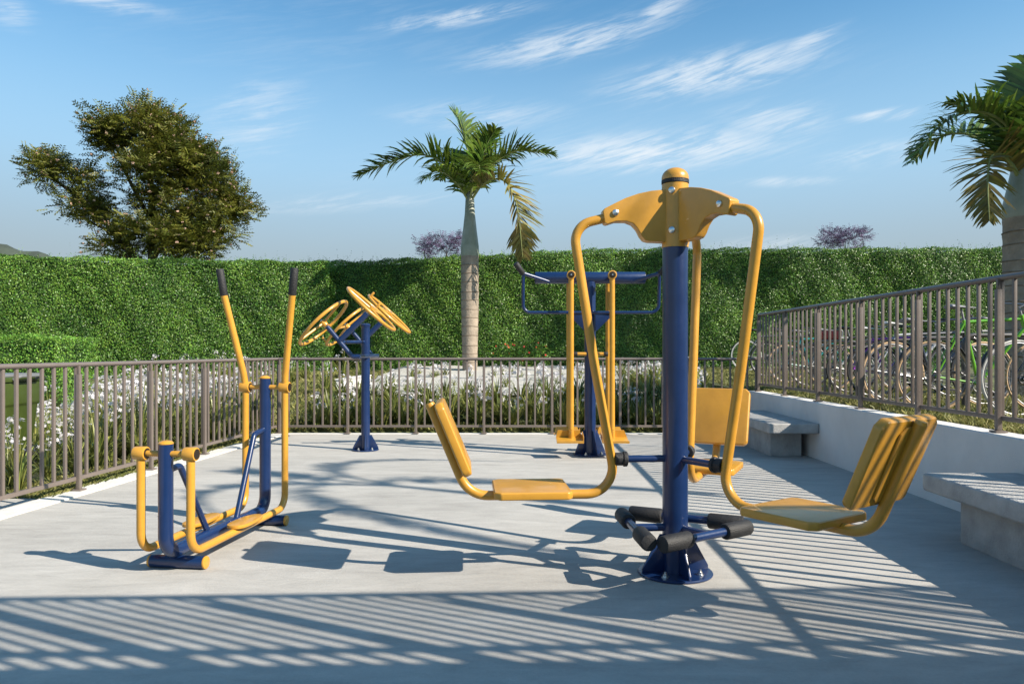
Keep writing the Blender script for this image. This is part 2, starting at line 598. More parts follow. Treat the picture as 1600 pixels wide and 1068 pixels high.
# exercise court floor: one slab, its left edge along the fence
fl = MB()
fl.prism([(left_x(-9) + 0.16, -9), (3.30, -9), (3.30, 10.60), (left_x(10.6) + 0.16, 10.60)], 0.08, Matrix.Translation((0, 0, -0.08)))
tag(fl.build('floor', FLOOR, smooth=False), kind='structure')
kb = MB()
kb.prism([(left_x(-9) - 0.05, -9), (left_x(-9) + 0.16, -9), (left_x(10.6) + 0.16, 10.60), (left_x(10.6) - 0.05, 10.73)], 0.112, Matrix.Translation((0, 0, -0.10)))
tag(kb.build('kerb', KERB, smooth=False), kind='structure')
kb2 = MB().box((left_x(10.6) + 0.162, 10.602, -0.10), (3.258, 10.72, 0.011))
tag(kb2.build('kerb', KERB, bevel=0.006, smooth=False), kind='structure')
pt = MB().prism([(-12, -9), (left_x(-9) - 0.055, -9), (left_x(6.05) - 0.055, 6.05), (-4.6, 5.9), (-12, 4.6)], 0.05, Matrix.Translation((0, 0, -0.05)))
tag(pt.build('path', FLOOR, smooth=False), kind='structure')


def gravel_path():
    xs = np.concatenate([np.arange(-9, -3.25, 0.4), np.arange(-3.12, 3.36, 0.27)])
    V = []; F = []
    nj = 26
    for x in xs:
        for j in range(nj):
            t = j / (nj - 1)
            if x < -3.2:
                s = (-3.2 - x) / 5.8
                y0, y1 = 12.1 + s * 0.3, 12.75 + s * 1.2
            else:
                y0, y1 = 12.35, 18.2
            y = y0 + (y1 - y0) * t
            V.append((x, y, float(ground_z(x, y)) + 0.03 + 0.012 * math.sin(x * 5 + y * 3)))
    for i in range(len(xs) - 1):
        if xs[i] < -3.2 < xs[i + 1]:
            continue
        for j in range(nj - 1):
            a = i * nj + j
            F.append((a, a + nj, a + nj + 1, a + 1))
    me = bpy.data.meshes.new('gravel_path')
    me.from_pydata(V, [], F)
    finish(me, GRAVEL, True, 60)
    tag(link('gravel_path', me), kind='structure')


gravel_path()

# ------------------------------------------------------------------ walls
w = empty('retaining_wall', (3.26, 0.90, 0))
tag(w, 'long low white stucco retaining wall behind the concrete benches', 'wall')
MB().box((0, 0, -0.1), (0.22, 9.82, 0.62)).build('wall_body', STUCCO, w, bevel=0.008, smooth=False)
w2 = empty('wall_stub', (-3.19, 12.5, 0.1))
tag(w2, 'short white wall end beside gravel at the hedge corner', 'wall')
MB().box((0, 0, 0), (0.14, 2.2, 0.60)).build('wall_body', STUCCO, w2, bevel=0.008, smooth=False)
MB().box((-0.015, -0.015, 0.602), (0.155, 2.2, 0.625)).build('coping', KERB, w2, bevel=0.006, smooth=False)


# ------------------------------------------------------------------ fences
def fence(name, p0, p1, z, label, nbay, per=8, height=1.09, post_lo=0.0, plates=True, extra_rail=None, rail_flat=0.7, bw=0.013):
    p0, p1 = Vector(p0), Vector(p1)
    d = p1 - p0; L = d.length
    rz = math.atan2(d.y, d.x)
    f = empty(name, (p0.x, p0.y, z), rz)
    tag(f, label, 'fence')
    MB().tube([(-0.03, 0, height - 0.018), (L + 0.03, 0, height - 0.018)], 0.030, 14, flat=rail_flat).build('top_rail', FENCE, f)
    MB().box((0, -0.015, 0.085), (L, 0.015, 0.118)).build('bottom_rail', FENCE, f, bevel=0.003)
    if extra_rail:
        for k, (za, zb) in enumerate(extra_rail):
            MB().box((0, -0.016, za), (L, 0.016, zb)).build('middle_rail', FENCE, f, bevel=0.003)
    pm = MB().box((-0.018, -0.018, post_lo), (0.018, 0.018, height - 0.10)).box((-0.011, -0.011, height - 0.10), (0.011, 0.011, height - 0.03)).mesh('post', FENCE, bevel=0.004)
    plm = MB().box((-0.042, -0.042, post_lo + 0.001), (0.042, 0.042, post_lo + 0.013)).mesh('base_plate', FENCE, bevel=0.002)
    bm_ = MB().box((-bw, -0.011, 0.112), (bw, 0.011, height - 0.03)).mesh('baluster', FENCE, bevel=0.003)
    bay = L / nbay
    for i in range(nbay + 1):
        p = link('post', pm, f, Matrix.Translation((i * bay, -0.026, 0)))
        if plates:
            link('base_plate', plm, p)
        if i < nbay:
            for k in range(0 if i else 0, per):
                if k == 0:
                    off = 0.0
                link('baluster', bm_, f, Matrix.Translation((i * bay + k * bay / per, 0, 0)))
    return f


fence('fence', (left_x(3.0), 3.0, 0), (left_x(FY), FY, 0), 0.012, 'brown metal fence running along the left kerb beside the flower bed', 7)
fence('fence', (left_x(FY) + 0.05, FY, 0), (3.36, FY, 0), 0.011, 'brown metal fence across the back of the court', 7)
fence('fence', (3.40, 10.58, 0), (3.40, 0.95, 0), 0.622, 'brown metal fence standing on the white wall before the bicycles', 9, per=8, height=1.115)


# ------------------------------------------------------------------ benches
def bench(x0, x1, y0, y1, label, ped):
    b = empty('bench', (x0, y0, 0))
    tag(b, label, 'bench', 'concrete benches along the white wall')
    MB().box((0, 0, 0.287), (x1 - x0, y1 - y0, 0.402)).build('seat', BENCH, b, bevel=0.022, bseg=4, smooth=True, angle=50)
    MB().box((0.11, ped[0] - y0, 0.0), (x1 - x0 - 0.09, ped[1] - y0, 0.2868)).build('pedestal', BENCH, b, bevel=0.008)


bench(2.70, 3.255, 8.10, 9.95, 'grey concrete bench by the white wall near the back fence', (8.38, 9.67))
bench(2.62, 3.252, 2.90, 4.84, 'large grey concrete bench cut off by the right edge', (3.12, 4.60))


# ------------------------------------------------------------------ shared small parts
def base_plate(root, r, gh, ang0, n=4, thick=0.014, post_r=0.07, mat_=None):
    mat_ = mat_ or BLUE
    p = MB().lathe((0, 0, 0.001), [(r - 0.004, 0), (r, 0.004), (r, thick - 0.004), (r - 0.004, thick)], 40).build('base_plate', mat_, root)
    for k in range(n):
        a = ang0 + k * 2 * math.pi / n
        M = Matrix.Rotation(a, 4, 'Z') @ Matrix.Translation((0, 0.006, thick + 0.001)) @ Matrix.Rotation(R(90), 4, 'X')
        MB().prism([(post_r - 0.01, 0), (r * 0.95, 0), (r * 0.95, 0.02), (post_r + 0.02, gh), (post_r - 0.01, gh)], 0.012, M).build('gusset', mat_, root, bevel=0.002)
        a2 = a + math.pi / n
        cx, cy = (r + post_r) * 0.52 * math.cos(a2), (r + post_r) * 0.52 * math.sin(a2)
        bo = MB()
        bo.lathe((cx, cy, thick + 0.001), [(0.022, 0), (0.022, 0.004), (0.014, 0.0045), (0.014, 0.016), (0.007, 0.017), (0.007, 0.027), (0.004, 0.029)], 6 if n == 0 else 12)
        bo.build('bolt', STEEL, root)
    return p


def pad_outline(l, wd, ch, l0=0.0):
    h = wd / 2
    return [(l0 + ch * 0.7, -h), (l0 + l - ch, -h), (l0 + l, -h + ch), (l0 + l, h - ch), (l0 + l - ch, h), (l0 + ch * 0.7, h), (l0, h - ch * 0.7), (l0, -h + ch * 0.7)]


# ------------------------------------------------------------------ chest press station
def chest_press():
    root = empty('chest_press_station', (0.82, 3.98, 0))
    tag(root, 'large three seat chest press machine with navy post and mustard arms', 'exercise machine')
    PR = 0.068
    MB().lathe((0, 0, 0.012), [(PR, 0), (PR, 1.76)], 40).build('post', BLUE, root)
    base_plate(root, 0.20, 0.20, R(-78), 4, post_r=PR)
    sl = MB().lathe((0, 0, 0), [(0.066, 1.756), (0.0715, 1.757), (0.0715, 2.098), (0.066, 2.10)], 40).build('head_sleeve', YEL, root)
    MB().lathe((0, 0, 0), [(0.066, 2.1005), (0.0735, 2.102), (0.0735, 2.120), (0.066, 2.122)], 40).build('rubber_ring', BLACK, root)
    MB().lathe((0, 0, 2.122), [(0.0725, 0)] + [(0.0725 * math.cos(t), 0.012 + 0.055 * math.sin(t)) for t in [R(a) for a in (0, 12, 25, 38, 52, 66, 80)]] + [(0.003, 0.0672)], 40).build('dome_cap', YEL, root)
    wing_prof = [(0.05, 1.782), (0.150, 1.785), (0.175, 1.792), (0.192, 1.812), (0.212, 1.850), (0.238, 1.878), (0.275, 1.891), (0.33, 1.890), (0.378, 1.874),
                 (0.392, 1.880), (0.402, 1.945), (0.394, 1.957), (0.34, 1.985), (0.28, 2.015), (0.21, 2.040), (0.14, 2.056), (0.05, 2.066)]
    M = Matrix.Translation((0, 0.036, 0)) @ Matrix.Rotation(R(90), 4, 'X')
    wing_me = MB().prism(wing_prof, 0.072, M).mesh('head_wing', YEL, bevel=0.0075, bseg=3, angle=30)
    def knob(c, n):
        c = Vector(c); n = Vector(n)
        return MB().tube([c, c + n * 0.004, c + n * 0.009, c + n * 0.0125, c + n * 0.0135], [0.0185, 0.0185, 0.0165, 0.010, 0.002], 20)
    wbolt = knob((0.335, 0.036, 1.935), (0, 1, 0)).mesh('bolt', STEEL)
    wbolt2 = knob((0.335, -0.036, 1.935), (0, -1, 0)).mesh('bolt', STEEL)
    # arm, drawn in its own radial plane
    path = fillet([(0.36, 0, 1.918), (0.558, 0, 1.868), (0.440, 0, 1.12), (0.316, 0, 0.435), (1.115, 0, 0.435), (1.315, 0, 0.915)], [0.12, 1.4, 0.14, 0.16], 10)
    arm_me = MB().tube(path, 0.0255, 20).mesh('swing_arm', YEL)
    cap_me = MB().tube([(1.314, 0, 0.913), (1.3195, 0, 0.926)], [0.0262, 0.022], 20).mesh('tube_cap', YEL)
    seat_me = MB().prism(pad_outline(0.40, 0.42, 0.032, 0.585), 0.040, Matrix.Translation((0, 0, 0.446))).mesh('seat_pad', YEL, bevel=0.011, bseg=3, angle=30)
    ta = math.atan2(0.48, 0.20)
    # back pad: local x runs up along the tube, local z faces the post
    ux = Vector((math.cos(ta), 0, math.sin(ta))); uz = Vector((-math.sin(ta), 0, math.cos(ta))); uy = uz.cross(ux)
    Mb = Matrix((( ux.x, uy.x, uz.x, 1.155), (ux.y, uy.y, uz.y, 0), (ux.z, uy.z, uz.z, 0.53), (0, 0, 0, 1)))
    back_me = MB().prism(pad_outline(0.40, 0.42, 0.03, 0.02), 0.046, Mb @ Matrix.Translation((0, 0, 0.0275))).mesh('back_pad', YEL, bevel=0.017, bseg=3, angle=30)
    plate_me = MB().prism(pad_outline(0.34, 0.15, 0.03, 0.05), 0.0105, Mb @ Matrix.Translation((0, 0, 0.0165))).mesh('back_bracket', YEL, bevel=0.003)
    bar_me = MB().tube([(0.05, 0, 0.62), (0.272, 0, 0.62)], 0.019, 18).mesh('stop_bar', BLUE)
    bump_me = MB().tube([(0.262, 0, 0.62), (0.264, 0, 0.62), (0.268, 0, 0.62), (0.284, 0, 0.62), (0.287, 0, 0.62), (0.328, 0, 0.62), (0.332, 0, 0.62)],
                        [0.030, 0.038, 0.041, 0.041, 0.035, 0.035, 0.032], 22).mesh('rubber_stop', BLACK)
    fb = MB()
    fb.tube([(0.05, 0, 0.25), (0.225, 0, 0.25)], 0.021, 16)
    fb.tube([(0.225, -0.31, 0.25), (0.225, 0.31, 0.25)], 0.023, 16)
    foot_me = fb.mesh('foot_bar', BLUE)
    g1 = MB().cyl((0.225, 0.130, 0.25), (0.225, 0.325, 0.25), 0.043, 24, 0.012).mesh('foam_grip', BLACK)
    g2 = MB().cyl((0.225, -0.325, 0.25), (0.225, -0.130, 0.25), 0.043, 24, 0.012).mesh('foam_grip', BLACK)
    for a in (184.5, 304.5, 64.5):
        Rz = Matrix.Rotation(R(a), 4, 'Z')
        wg = link('head_wing', wing_me, root, Rz)
        link('bolt', wbolt, wg); link('bolt', wbolt2, wg)
        am = link('swing_arm', arm_me, root, Rz)
        for nm, me in (('tube_cap', cap_me), ('seat_pad', seat_me), ('back_bracket', plate_me), ('back_pad', back_me)):
            link(nm, me, am)
        sb = link('stop_bar', bar_me, root, Rz)
        link('rubber_stop', bump_me, sb)
        ft = link('foot_bar', foot_me, root, Rz)
        link('foam_grip', g1, ft); link('foam_grip', g2, ft)
    for a in (244.5, 4.5, 124.5):
        n = (math.cos(R(a)), math.sin(R(a)), 0)
        for z in (2.055, 1.843):
            knob((n[0] * 0.0700, n[1] * 0.0700, z), n).build('bolt', STEEL, root)
    return root


chest_press()


# ------------------------------------------------------------------ ski walker
def ski_walker():
    L = 1.148
    root = empty('ski_walker', (-1.925, 3.96, 0), -math.atan2(0.135, 1.14))
    tag(root, 'blue and yellow ski walker with tall black-gripped handles at the left', 'exercise machine')
    pr = 0.038
    path = fillet([(0, 0, 0.70), (0, 0, 0.105), (0, L, 0.105), (0, L, 1.01)], [0.10, 0.10], 8)
    MB().tube(path, pr, 22).build('frame', BLUE, root)
    for y, z in ((0, 0.70), (L, 1.01)):
        MB().lathe((0, y, z), [(pr + 0.0015, 0), (pr + 0.0015, 0.006), (pr * 0.85, 0.014), (pr * 0.45, 0.019), (0.002, 0.020)], 24).build('post_cap', YEL, root)
    for y in (0.115, L - 0.02):
        c = MB().tube([(-0.155, y, 0.036), (0.155, y, 0.036)], 0.035, 20).build('ground_bar', BLUE, root)
        for s in (-1, 1):
            MB().cyl((s * 0.1545, y, 0.036), (s * 0.168, y, 0.036), 0.0355, 20, 0.004).build('end_cap', YEL, c)
    MB().tube(fillet([(0, 0.02, 0.555), (0, 0.13, 0.565), (0, 0.42, 0.12)], 0.04, 6), 0.018, 14).build('brace', BLUE, root)
    MB().tube(fillet([(0, L - 0.02, 0.66), (0, L - 0.16, 0.64), (0, L - 0.40, 0.12)], 0.04, 6), 0.018, 14).build('brace', BLUE, root)
    for y, z in ((0, 0.648), (L, 0.95)):
        MB().tube([(-0.16, y, z), (0.16, y, z)], 0.0165, 14).build('pivot_bar', YEL, root)
    tr = 0.0225
    swing = {1: 0.05, -1: -0.03}
    for s in (-1, 1):
        x = s * 0.143
        # the upper bend leans outwards and back towards the front post
        top = (x + s * 0.122, L - 0.12, 1.745)
        mid = (x + s * 0.100, L - 0.105, 1.575)
        kink = (x + s * 0.008, L - 0.012, 1.04)
        path = fillet([(x, 0, 0.648), (x, 0, 0.115), (x, L, 0.125), (x, L, 0.95), kink, mid, top], [0.10, 0.10, 0.5, 0.25, 0.3], 7)
        am = MB().tube(path, tr, 18).build('swing_arm', YEL, root)
        m_, t_ = Vector(mid), Vector(top)
        MB().cyl(m_, t_ + (t_ - m_).normalized() * 0.012, 0.0262, 18, 0.006).build('hand_grip', BLACK, am)
        for y, z in ((0, 0.648), (L, 0.95)):
            MB().cyl((x - 0.034, y, z), (x + 0.034, y, z), 0.037, 26, 0.004).build('pivot_hub', YEL, am)
            for e in (-1, 1):
                MB().cyl((x + e * 0.0335, y, z), (x + e * 0.0365, y, z), 0.028, 22).build('bearing_cap', BRONZE, am)
        out = []
        for k in range(26):
            t = 2 * math.pi * k / 26
            cx, sy = math.cos(t), math.sin(t)
            out.append((x + 0.064 * math.copysign(abs(cx) ** 0.7, cx) * (1.0 - 0.12 * sy), 0.60 + 0.165 * math.copysign(abs(sy) ** 0.8, sy)))
        MB().prism(out, 0.022, Matrix.Translation((0, 0, 0.140))).build('foot_plate', YEL, am, bevel=0.006)
    return root


ski_walker()


# ------------------------------------------------------------------ arm wheels
def arm_wheels():
    root = empty('arm_wheel_station', (-1.91, 8.90, 0))
    tag(root, 'four yellow arm wheels tilted on a slim blue post', 'exercise machine')
    MB().lathe((0, 0, 0.012), [(0.052, 0), (0.052, 1.495)], 30).build('post', BLUE, root)
    MB().lathe((0, 0, 1.495), [(0.058, 0), (0.0595, 0.006), (0.0595, 0.022), (0.052, 0.031), (0.03, 0.037), (0.003, 0.039)], 30).build('post_cap', BLUE, root)
    base_plate(root, 0.16, 0.17, R(-80), 4, post_r=0.052)
    MB().tube([(0.03, -0.56, 1.135), (0.03, 0.56, 1.135)], 0.026, 16).build('cross_bar', BLUE, root)
    lefthub, righthub = (-0.325, 1.485), (0.155, 1.64)
    for s in (-1, 1):
        y = s * 0.56
        arm = MB().tube(fillet([(0.05, y, 1.135), (-0.03, y, 1.135), (lefthub[0] + 0.012, y, lefthub[1] - 0.012)], 0.06, 5), 0.027, 16).build('support_arm', BLUE, root)
        MB().tube([(-0.172, y, 1.315), (righthub[0] - 0.014, y, righthub[1] - 0.014)], 0.034, 16).build('support_arm', BLUE, root)
        MB().tube([(-0.165, y, 1.30), (0, 0, 1.31)], 0.020, 12).build('strut', BLUE, root)
        for (hx, hz), n in ((lefthub, Vector((-0.70, 0, 0.714))), (righthub, Vector((0.68, 0, 0.733)))):
            c = Vector((hx, y, hz)); rw = 0.345
            cc = c + n * 0.045
            wh = MB().torus(cc, n, rw, 0.0195, 52, 12).build('wheel', YEL, root)
            uo = Vector((0, 1, 0)); wo = n.cross(uo)
            sp = MB()
            for k in range(3):
                a = 2 * math.pi * k / 3 + (0.5 if hx < 0 else 0.2) + s * 0.4
                d = uo * math.cos(a) + wo * math.sin(a)
                sp.tube([cc + d * 0.01 , cc + d * rw], 0.015, 10)
            sp.build('spokes', YEL, wh)
            MB().cyl(cc - n * 0.045, cc + n * 0.03, 0.033, 20, 0.004).build('hub', YEL, wh)
            MB().cyl(cc + n * 0.03, cc + n * 0.04, 0.018, 14, 0.003).build('hub_cap', STEEL, wh)
            a = 1.1 + s
            d = uo * math.cos(a) + wo * math.sin(a)
            MB().cyl(cc + d * rw + n * 0.01, cc + d * rw + n * 0.085, 0.015, 14, 0.004).build('knob_handle', YEL, wh)
    return root


arm_wheels()


# ------------------------------------------------------------------ pendulum walker
def pendulum():
    root = empty('pendulum_walker', (0.77, 8.52, 0))
    tag(root, 'blue pendulum walker with four hanging yellow legs and foot trays near back fence', 'exercise machine')
    MB().lathe((0, 0, 0.012), [(0.066, 0), (0.066, 1.99)], 32).build('post', BLUE, root)
    base_plate(root, 0.20, 0.27, R(-70), 4, post_r=0.066)
    zb = 2.045
    MB().cyl((-0.635, 0, zb), (0.635, 0, zb), 0.068, 28, 0.006).build('cross_beam', BLUE, root)
    for s in (-1, 1):
        MB().cyl((s * 0.634, 0, zb), (s * 0.643, 0, zb), 0.060, 26, 0.003).build('beam_cap', BLACK, root)
        # handle loop: a U frame beside the beam and a grip that reaches out and up
        lp = fillet([(0, -0.075, 1.64), (s * 0.775, -0.10, 1.64), (s * 0.775, -0.16, 2.04), (s * 0.76, -0.17, 2.075)], [0.09, 0.03], 8)
        MB().tube(lp, 0.0185, 14).build('handle_frame', BLUE, root)
        MB().tube([(s * 0.47, -0.03, 1.995), (s * 0.76, -0.17, 2.075), (s * 0.80, -0.19, 2.086)], 0.022, 14).build('handle_arm', BLUE, root)
        MB().cyl((s * 0.775, -0.175, 2.075), (s * 0.86, -0.24, 2.185), 0.033, 18, 0.008).build('hand_grip', BLACK, root)
        M = Matrix.Translation((s * 0.05, -0.070, 0)) @ Matrix.Rotation(R(90), 4, 'X')
        MB().prism([(0, 1.43), (s * 0.02, 1.43), (s * 0.21, 1.615), (s * 0.21, 1.655), (0, 1.655)], 0.012, M).build('gusset', BLUE, root, bevel=0.002)
        MB().cyl((s * 0.05, -0.085, 1.165), (s * 0.185, -0.085, 1.165), 0.021, 16).build('stop_bar', YEL, root)
        MB().cyl((s * 0.152, -0.085, 1.165), (s * 0.198, -0.085, 1.165), 0.0275, 18, 0.004).build('rubber_stop', BLACK, root)
        for e in (-1, 1):
            x, y = s * 0.232, e * 0.20
            lg = MB().tube([(x, y, zb), (x, y, 0.31)], 0.0305, 20).build('swing_leg', YEL, root)
            MB().cyl((x, y - 0.042, zb + 0.012), (x, y + 0.042, zb + 0.012), 0.050, 28, 0.004).build('pivot_hub', YEL, lg)
            MB().cyl((x, y - 0.0465, zb + 0.012), (x, y + 0.0465, zb + 0.012), 0.038, 24, 0.002).build('bearing_cap', BRONZE, lg)
            MB().cyl((x, y - 0.050, zb + 0.012), (x, y + 0.050, zb + 0.012), 0.009, 12).build('bolt', STEEL, lg)
            MB().cyl((x, e * 0.066, zb), (x, y, zb), 0.022, 14).build('pivot_axle', YEL, root)
            # tray with turned-up sides, opening towards the outside
            o = s * 0.02
            hx, hy = 0.150, 0.115
            yc = y + e * 0.080
            tr = MB()
            tr.prism([(x + o - hx, yc - hy), (x + o + hx, yc - hy), (x + o + hx, yc + hy), (x + o - hx, yc + hy)], 0.010, Matrix.Translation((0, 0, 0.212)))
            tray = tr.build('foot_tray', YEL, lg, bevel=0.003)
            pv = Vector((x, y, 0.217))
            tray.matrix_local = Matrix.Translation(pv) @ Matrix.Rotation(R(-10 * e), 4, 'X') @ Matrix.Translation(-pv)
            yo, yi = yc + e * hy, yc - e * hy
            MB().box((x + o - hx, min(yo, yo - e * 0.008), 0.222), (x + o + hx, max(yo, yo - e * 0.008), 0.240)).build('tray_lip', YEL, tray)
            MB().prism([(x + o - hx, 0.2225), (x + o + hx, 0.2225), (x + o + hx - 0.035, 0.300), (x + o - hx + 0.02, 0.300)], 0.008,
                       Matrix.Translation((0, max(yi, yi + e * 0.008), 0)) @ Matrix.Rotation(R(90), 4, 'X')).build('tray_wall', YEL, tray)
            xs_ = x + o - s * hx
            MB().box((min(xs_, xs_ + s * 0.008), yc - hy + 0.009, 0.2225), (max(xs_, xs_ + s * 0.008), yc + hy - 0.009, 0.285)).build('tray_wall', YEL, tray)
            MB().lathe((x, y, 0.172), [(0.008, 0), (0.02, 0.006), (0.026, 0.02), (0.03, 0.0395)], 18).build('leg_socket', YEL, tray)
            MB().tube([(x, y, 0.31), (x, y, 0.2225)], [0.0305, 0.034], 20).build('leg_foot', YEL, tray)
    return root


pendulum()


# ------------------------------------------------------------------ hedges
def hedge(name, label, a, b, depth, z0, ztop, dens, leaf=(0.038, 0.022), wob=0.09, leafmat=None):
    """box hedge whose front face runs from a to b; ztop(t) along it"""
    a, b = Vector(a), Vector(b)
    d = (b - a); Ln = d.length; d.normalize()
    nrm = Vector((d.y, -d.x, 0))                     # towards the camera side
    root = empty(name, (a.x, a.y, z0))
    tag(root, label, 'hedge')
    A = np.array(a - Vector((a.x, a.y, 0)), float); D = np.array(d, float); NN = np.array(nrm, float)

    def bulge(s, z):
        return wob * (np.sin(s * 2.1 + z * 1.3) * 0.5 + np.sin(s * 5.3 - z * 3.1) * 0.3 + np.sin(s * 0.7 + 2) * 0.6 + np.sin(z * 6.2 + s * 9.1) * 0.22)
    zt = np.vectorize(lambda t: ztop(t) - z0)

    # solid dark core, added so the hedge cannot be seen through
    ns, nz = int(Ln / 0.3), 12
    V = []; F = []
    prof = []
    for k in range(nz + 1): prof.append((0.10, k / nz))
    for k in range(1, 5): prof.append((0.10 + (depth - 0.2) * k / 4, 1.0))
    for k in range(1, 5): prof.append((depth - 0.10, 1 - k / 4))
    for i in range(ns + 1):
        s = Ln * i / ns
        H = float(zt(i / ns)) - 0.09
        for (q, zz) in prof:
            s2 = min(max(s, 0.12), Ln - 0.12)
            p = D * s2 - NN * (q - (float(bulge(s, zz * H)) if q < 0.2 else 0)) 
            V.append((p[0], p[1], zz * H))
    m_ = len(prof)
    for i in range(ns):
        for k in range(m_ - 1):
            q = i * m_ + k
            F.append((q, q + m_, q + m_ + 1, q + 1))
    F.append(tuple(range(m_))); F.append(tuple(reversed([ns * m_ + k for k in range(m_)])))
    me = bpy.data.meshes.new('dark_core'); me.from_pydata(V, [], F)
    finish(me, HEDGECORE); link('dark_core', me, root)

    out = []
    # front face
    H0 = float(np.mean(zt(np.linspace(0, 1, 9))))
    n = int(Ln * H0 * dens)
    s = rng.random(n) * Ln; zz = rng.random(n) * zt(s / Ln)
    dep = np.abs(rng.normal(0, 0.05, n)) - 0.02 + bulge(s, zz) * -1
    P = D * s[:, None] - NN * dep[:, None]; P[:, 2] = zz
    nv = unit(NN + rng.normal(0, 0.62, (n, 3)) + np.array([0, 0, 0.35]))
    out.append((P, nv))
    # top
    n = int(Ln * depth * dens * 0.8)
    s = rng.random(n) * Ln; q = rng.random(n) * depth
    P = D * s[:, None] - NN * q[:, None]
    P[:, 2] = zt(s / Ln) + 0.03 * np.sin(s * 3.7) + 0.02 * np.sin(s * 11 + q * 5) - np.abs(rng.normal(0, 0.04, n)) + 0.02
    out.append((P, unit(np.array([0, 0, 1.0]) + rng.normal(0, 0.6, (n, 3)))))
    # ends
    for e in (0, 1):
        n = int(depth * H0 * dens * 0.8)
        q = rng.random(n) * depth; zz = rng.random(n) * float(zt(e))
        s = np.full(n, float(e) * Ln) + (np.abs(rng.normal(0, 0.09, n)) - 0.08) * (1 if e == 0 else -1) + 0.07 * np.sin(zz * 4 + q * 3) + 0.05 * np.sin(zz * 9)
        P = D * s[:, None] - NN * q[:, None]; P[:, 2] = zz
        out.append((P, unit(D * (1 if e else -1) + rng.normal(0, 0.6, (n, 3)) + np.array([0, 0, 0.3]))))
    P = np.concatenate([o[0] for o in out]); nv = np.concatenate([o[1] for o in out])
    sz = rng.uniform(0.6, 1.3, len(P))
    Q = leaf_quads(P, nv, leaf[0] * sz, leaf[1] * sz)
    # stray shoots along the top edge
    n = int(Ln * 26)
    s = rng.random(n) * Ln; q = rng.random(n) * 0.5
    base = D * s[:, None] - NN * q[:, None]; base[:, 2] = zt(s / Ln)
    hh = rng.gamma(2.0, 0.045, n)
    tw = []
    for k in range(5):
        pk = base.copy(); pk[:, 2] += hh * (k + 1) / 5; pk[:, :2] += rng.normal(0, 0.015, (n, 2))
        tw.append(pk)
    P2 = np.concatenate(tw)
    Q2 = leaf_quads(P2, unit(rng.normal(size=(len(P2), 3)) + np.array([0, -0.5, 0.5])), np.full(len(P2), leaf[0] * 0.8), np.full(len(P2), leaf[1] * 0.7))
    tag(link('foliage', quads('foliage', np.concatenate([Q, Q2]), leafmat or HEDGE), root), kind='stuff')
    return root


hedge('hedge', 'long tall clipped green hedge behind the palm and back fence', (-7.0, 18.55, 0), (21.0, 18.2, 0), 1.1, 0.55,
      lambda t: 3.44 + 0.31 * float(sstep(0.05, 0.36, t)), 3200)
hedge('hedge', 'tall clipped hedge block at the left below the flowering tree', (-20.0, 14.12, 0), (-4.62, 17.55, 0), 0.9, 0.45,
      lambda t: 3.22 + 0.09 * t, 3300)
hedge('hedge', 'low clipped hedge at the left edge behind the green bin', (-12.5, 12.2, 0), (-7.9, 12.45, 0), 1.2, 0.0,
      lambda t: 1.44, 3200, leaf=(0.034, 0.021), leafmat=HEDGELIGHT)


# ------------------------------------------------------------------ flower clumps
def clump_meshes(seed, n_leaf, length, n_stalk, stalk_h):
    rr = np.random.default_rng(seed)
    V = []
    for i in range(n_leaf):
        az = rr.random() * 2 * math.pi
        ln = length * rr.uniform(0.65, 1.15)
        lean = rr.uniform(0.15, 0.95)
        w0 = rr.uniform(0.010, 0.016)
        d = np.array([math.cos(az), math.sin(az), 0]); sd = np.array([-d[1], d[0], 0])
        p = d * rr.random() * 0.05
        ang = math.pi / 2 - lean * 0.45
        segs = 5
        prev = None
        for k in range(segs + 1):
            wd = w0 * (1.0 - (k / segs) ** 2.2) + 0.001
            pr = (p - sd * wd, p + sd * wd)
            if prev is not None:
                V.append((prev[0], prev[1], pr[1], pr[0]))
            prev = pr
            p = p + (d * math.cos(ang) + np.array([0, 0, math.sin(ang)])) * (ln / segs)
            ang -= lean * (0.32 + 0.12 * k)
    leaves = np.array(V)
    # join the segments of each strap into one strip so that a leaf keeps one tone
    vs_, fs_ = [], []
    nl = len(leaves) // 5
    for i in range(nl):
        o = len(vs_)
        q = leaves[i * 5:(i + 1) * 5]
        vs_ += [tuple(q[0][0]), tuple(q[0][1])]
        for k in range(5):
            vs_ += [tuple(q[k][3]), tuple(q[k][2])]
            b = o + k * 2
            fs_.append((b, b + 1, b + 3, b + 2))
    me = bpy.data.meshes.new('leaves'); me.from_pydata(vs_, [], fs_)
    finish(me, STRAP, True, 60)
    sv = MB(); pet = []
    for i in range(n_stalk):
        az = rr.random() * 2 * math.pi; lean = rr.uniform(0.02, 0.35)
        d = np.array([math.cos(az), math.sin(az), 0])
        h = stalk_h * rr.uniform(0.75, 1.1)
        top = d * lean * h + np.array([0, 0, h * (1 - lean * 0.25)])
        sv.tube([(0, 0, 0), tuple(top * 0.55 + np.array([0, 0, 0.03])), tuple(top)], 0.0045, 4)
        for k in range(rr.integers(4, 8)):
            dv = unit(rr.normal(size=3) + np.array([0, 0, 0.35]))
            c = top + dv * rr.uniform(0.03, 0.085)
            # six-petalled flower
            u = np.cross(dv, [0.3, 0.2, 0.9]); u = unit(u); v = np.cross(dv, u)
            R_ = rr.uniform(0.024, 0.036)
            for m in range(6):
                a = m * math.pi / 3 + rr.random() * 0.3
                e = u * math.cos(a) + v * math.sin(a); f = -u * math.sin(a) + v * math.cos(a)
                pet.append((c, c + e * R_ * 0.55 + f * R_ * 0.19 + dv * 0.010, c + e * R_ + dv * 0.004, c + e * R_ * 0.55 - f * R_ * 0.19 + dv * 0.010))
    return me, sv.mesh('flower_stalks', STRAP), quads('flowers', np.array(pet), PETAL)


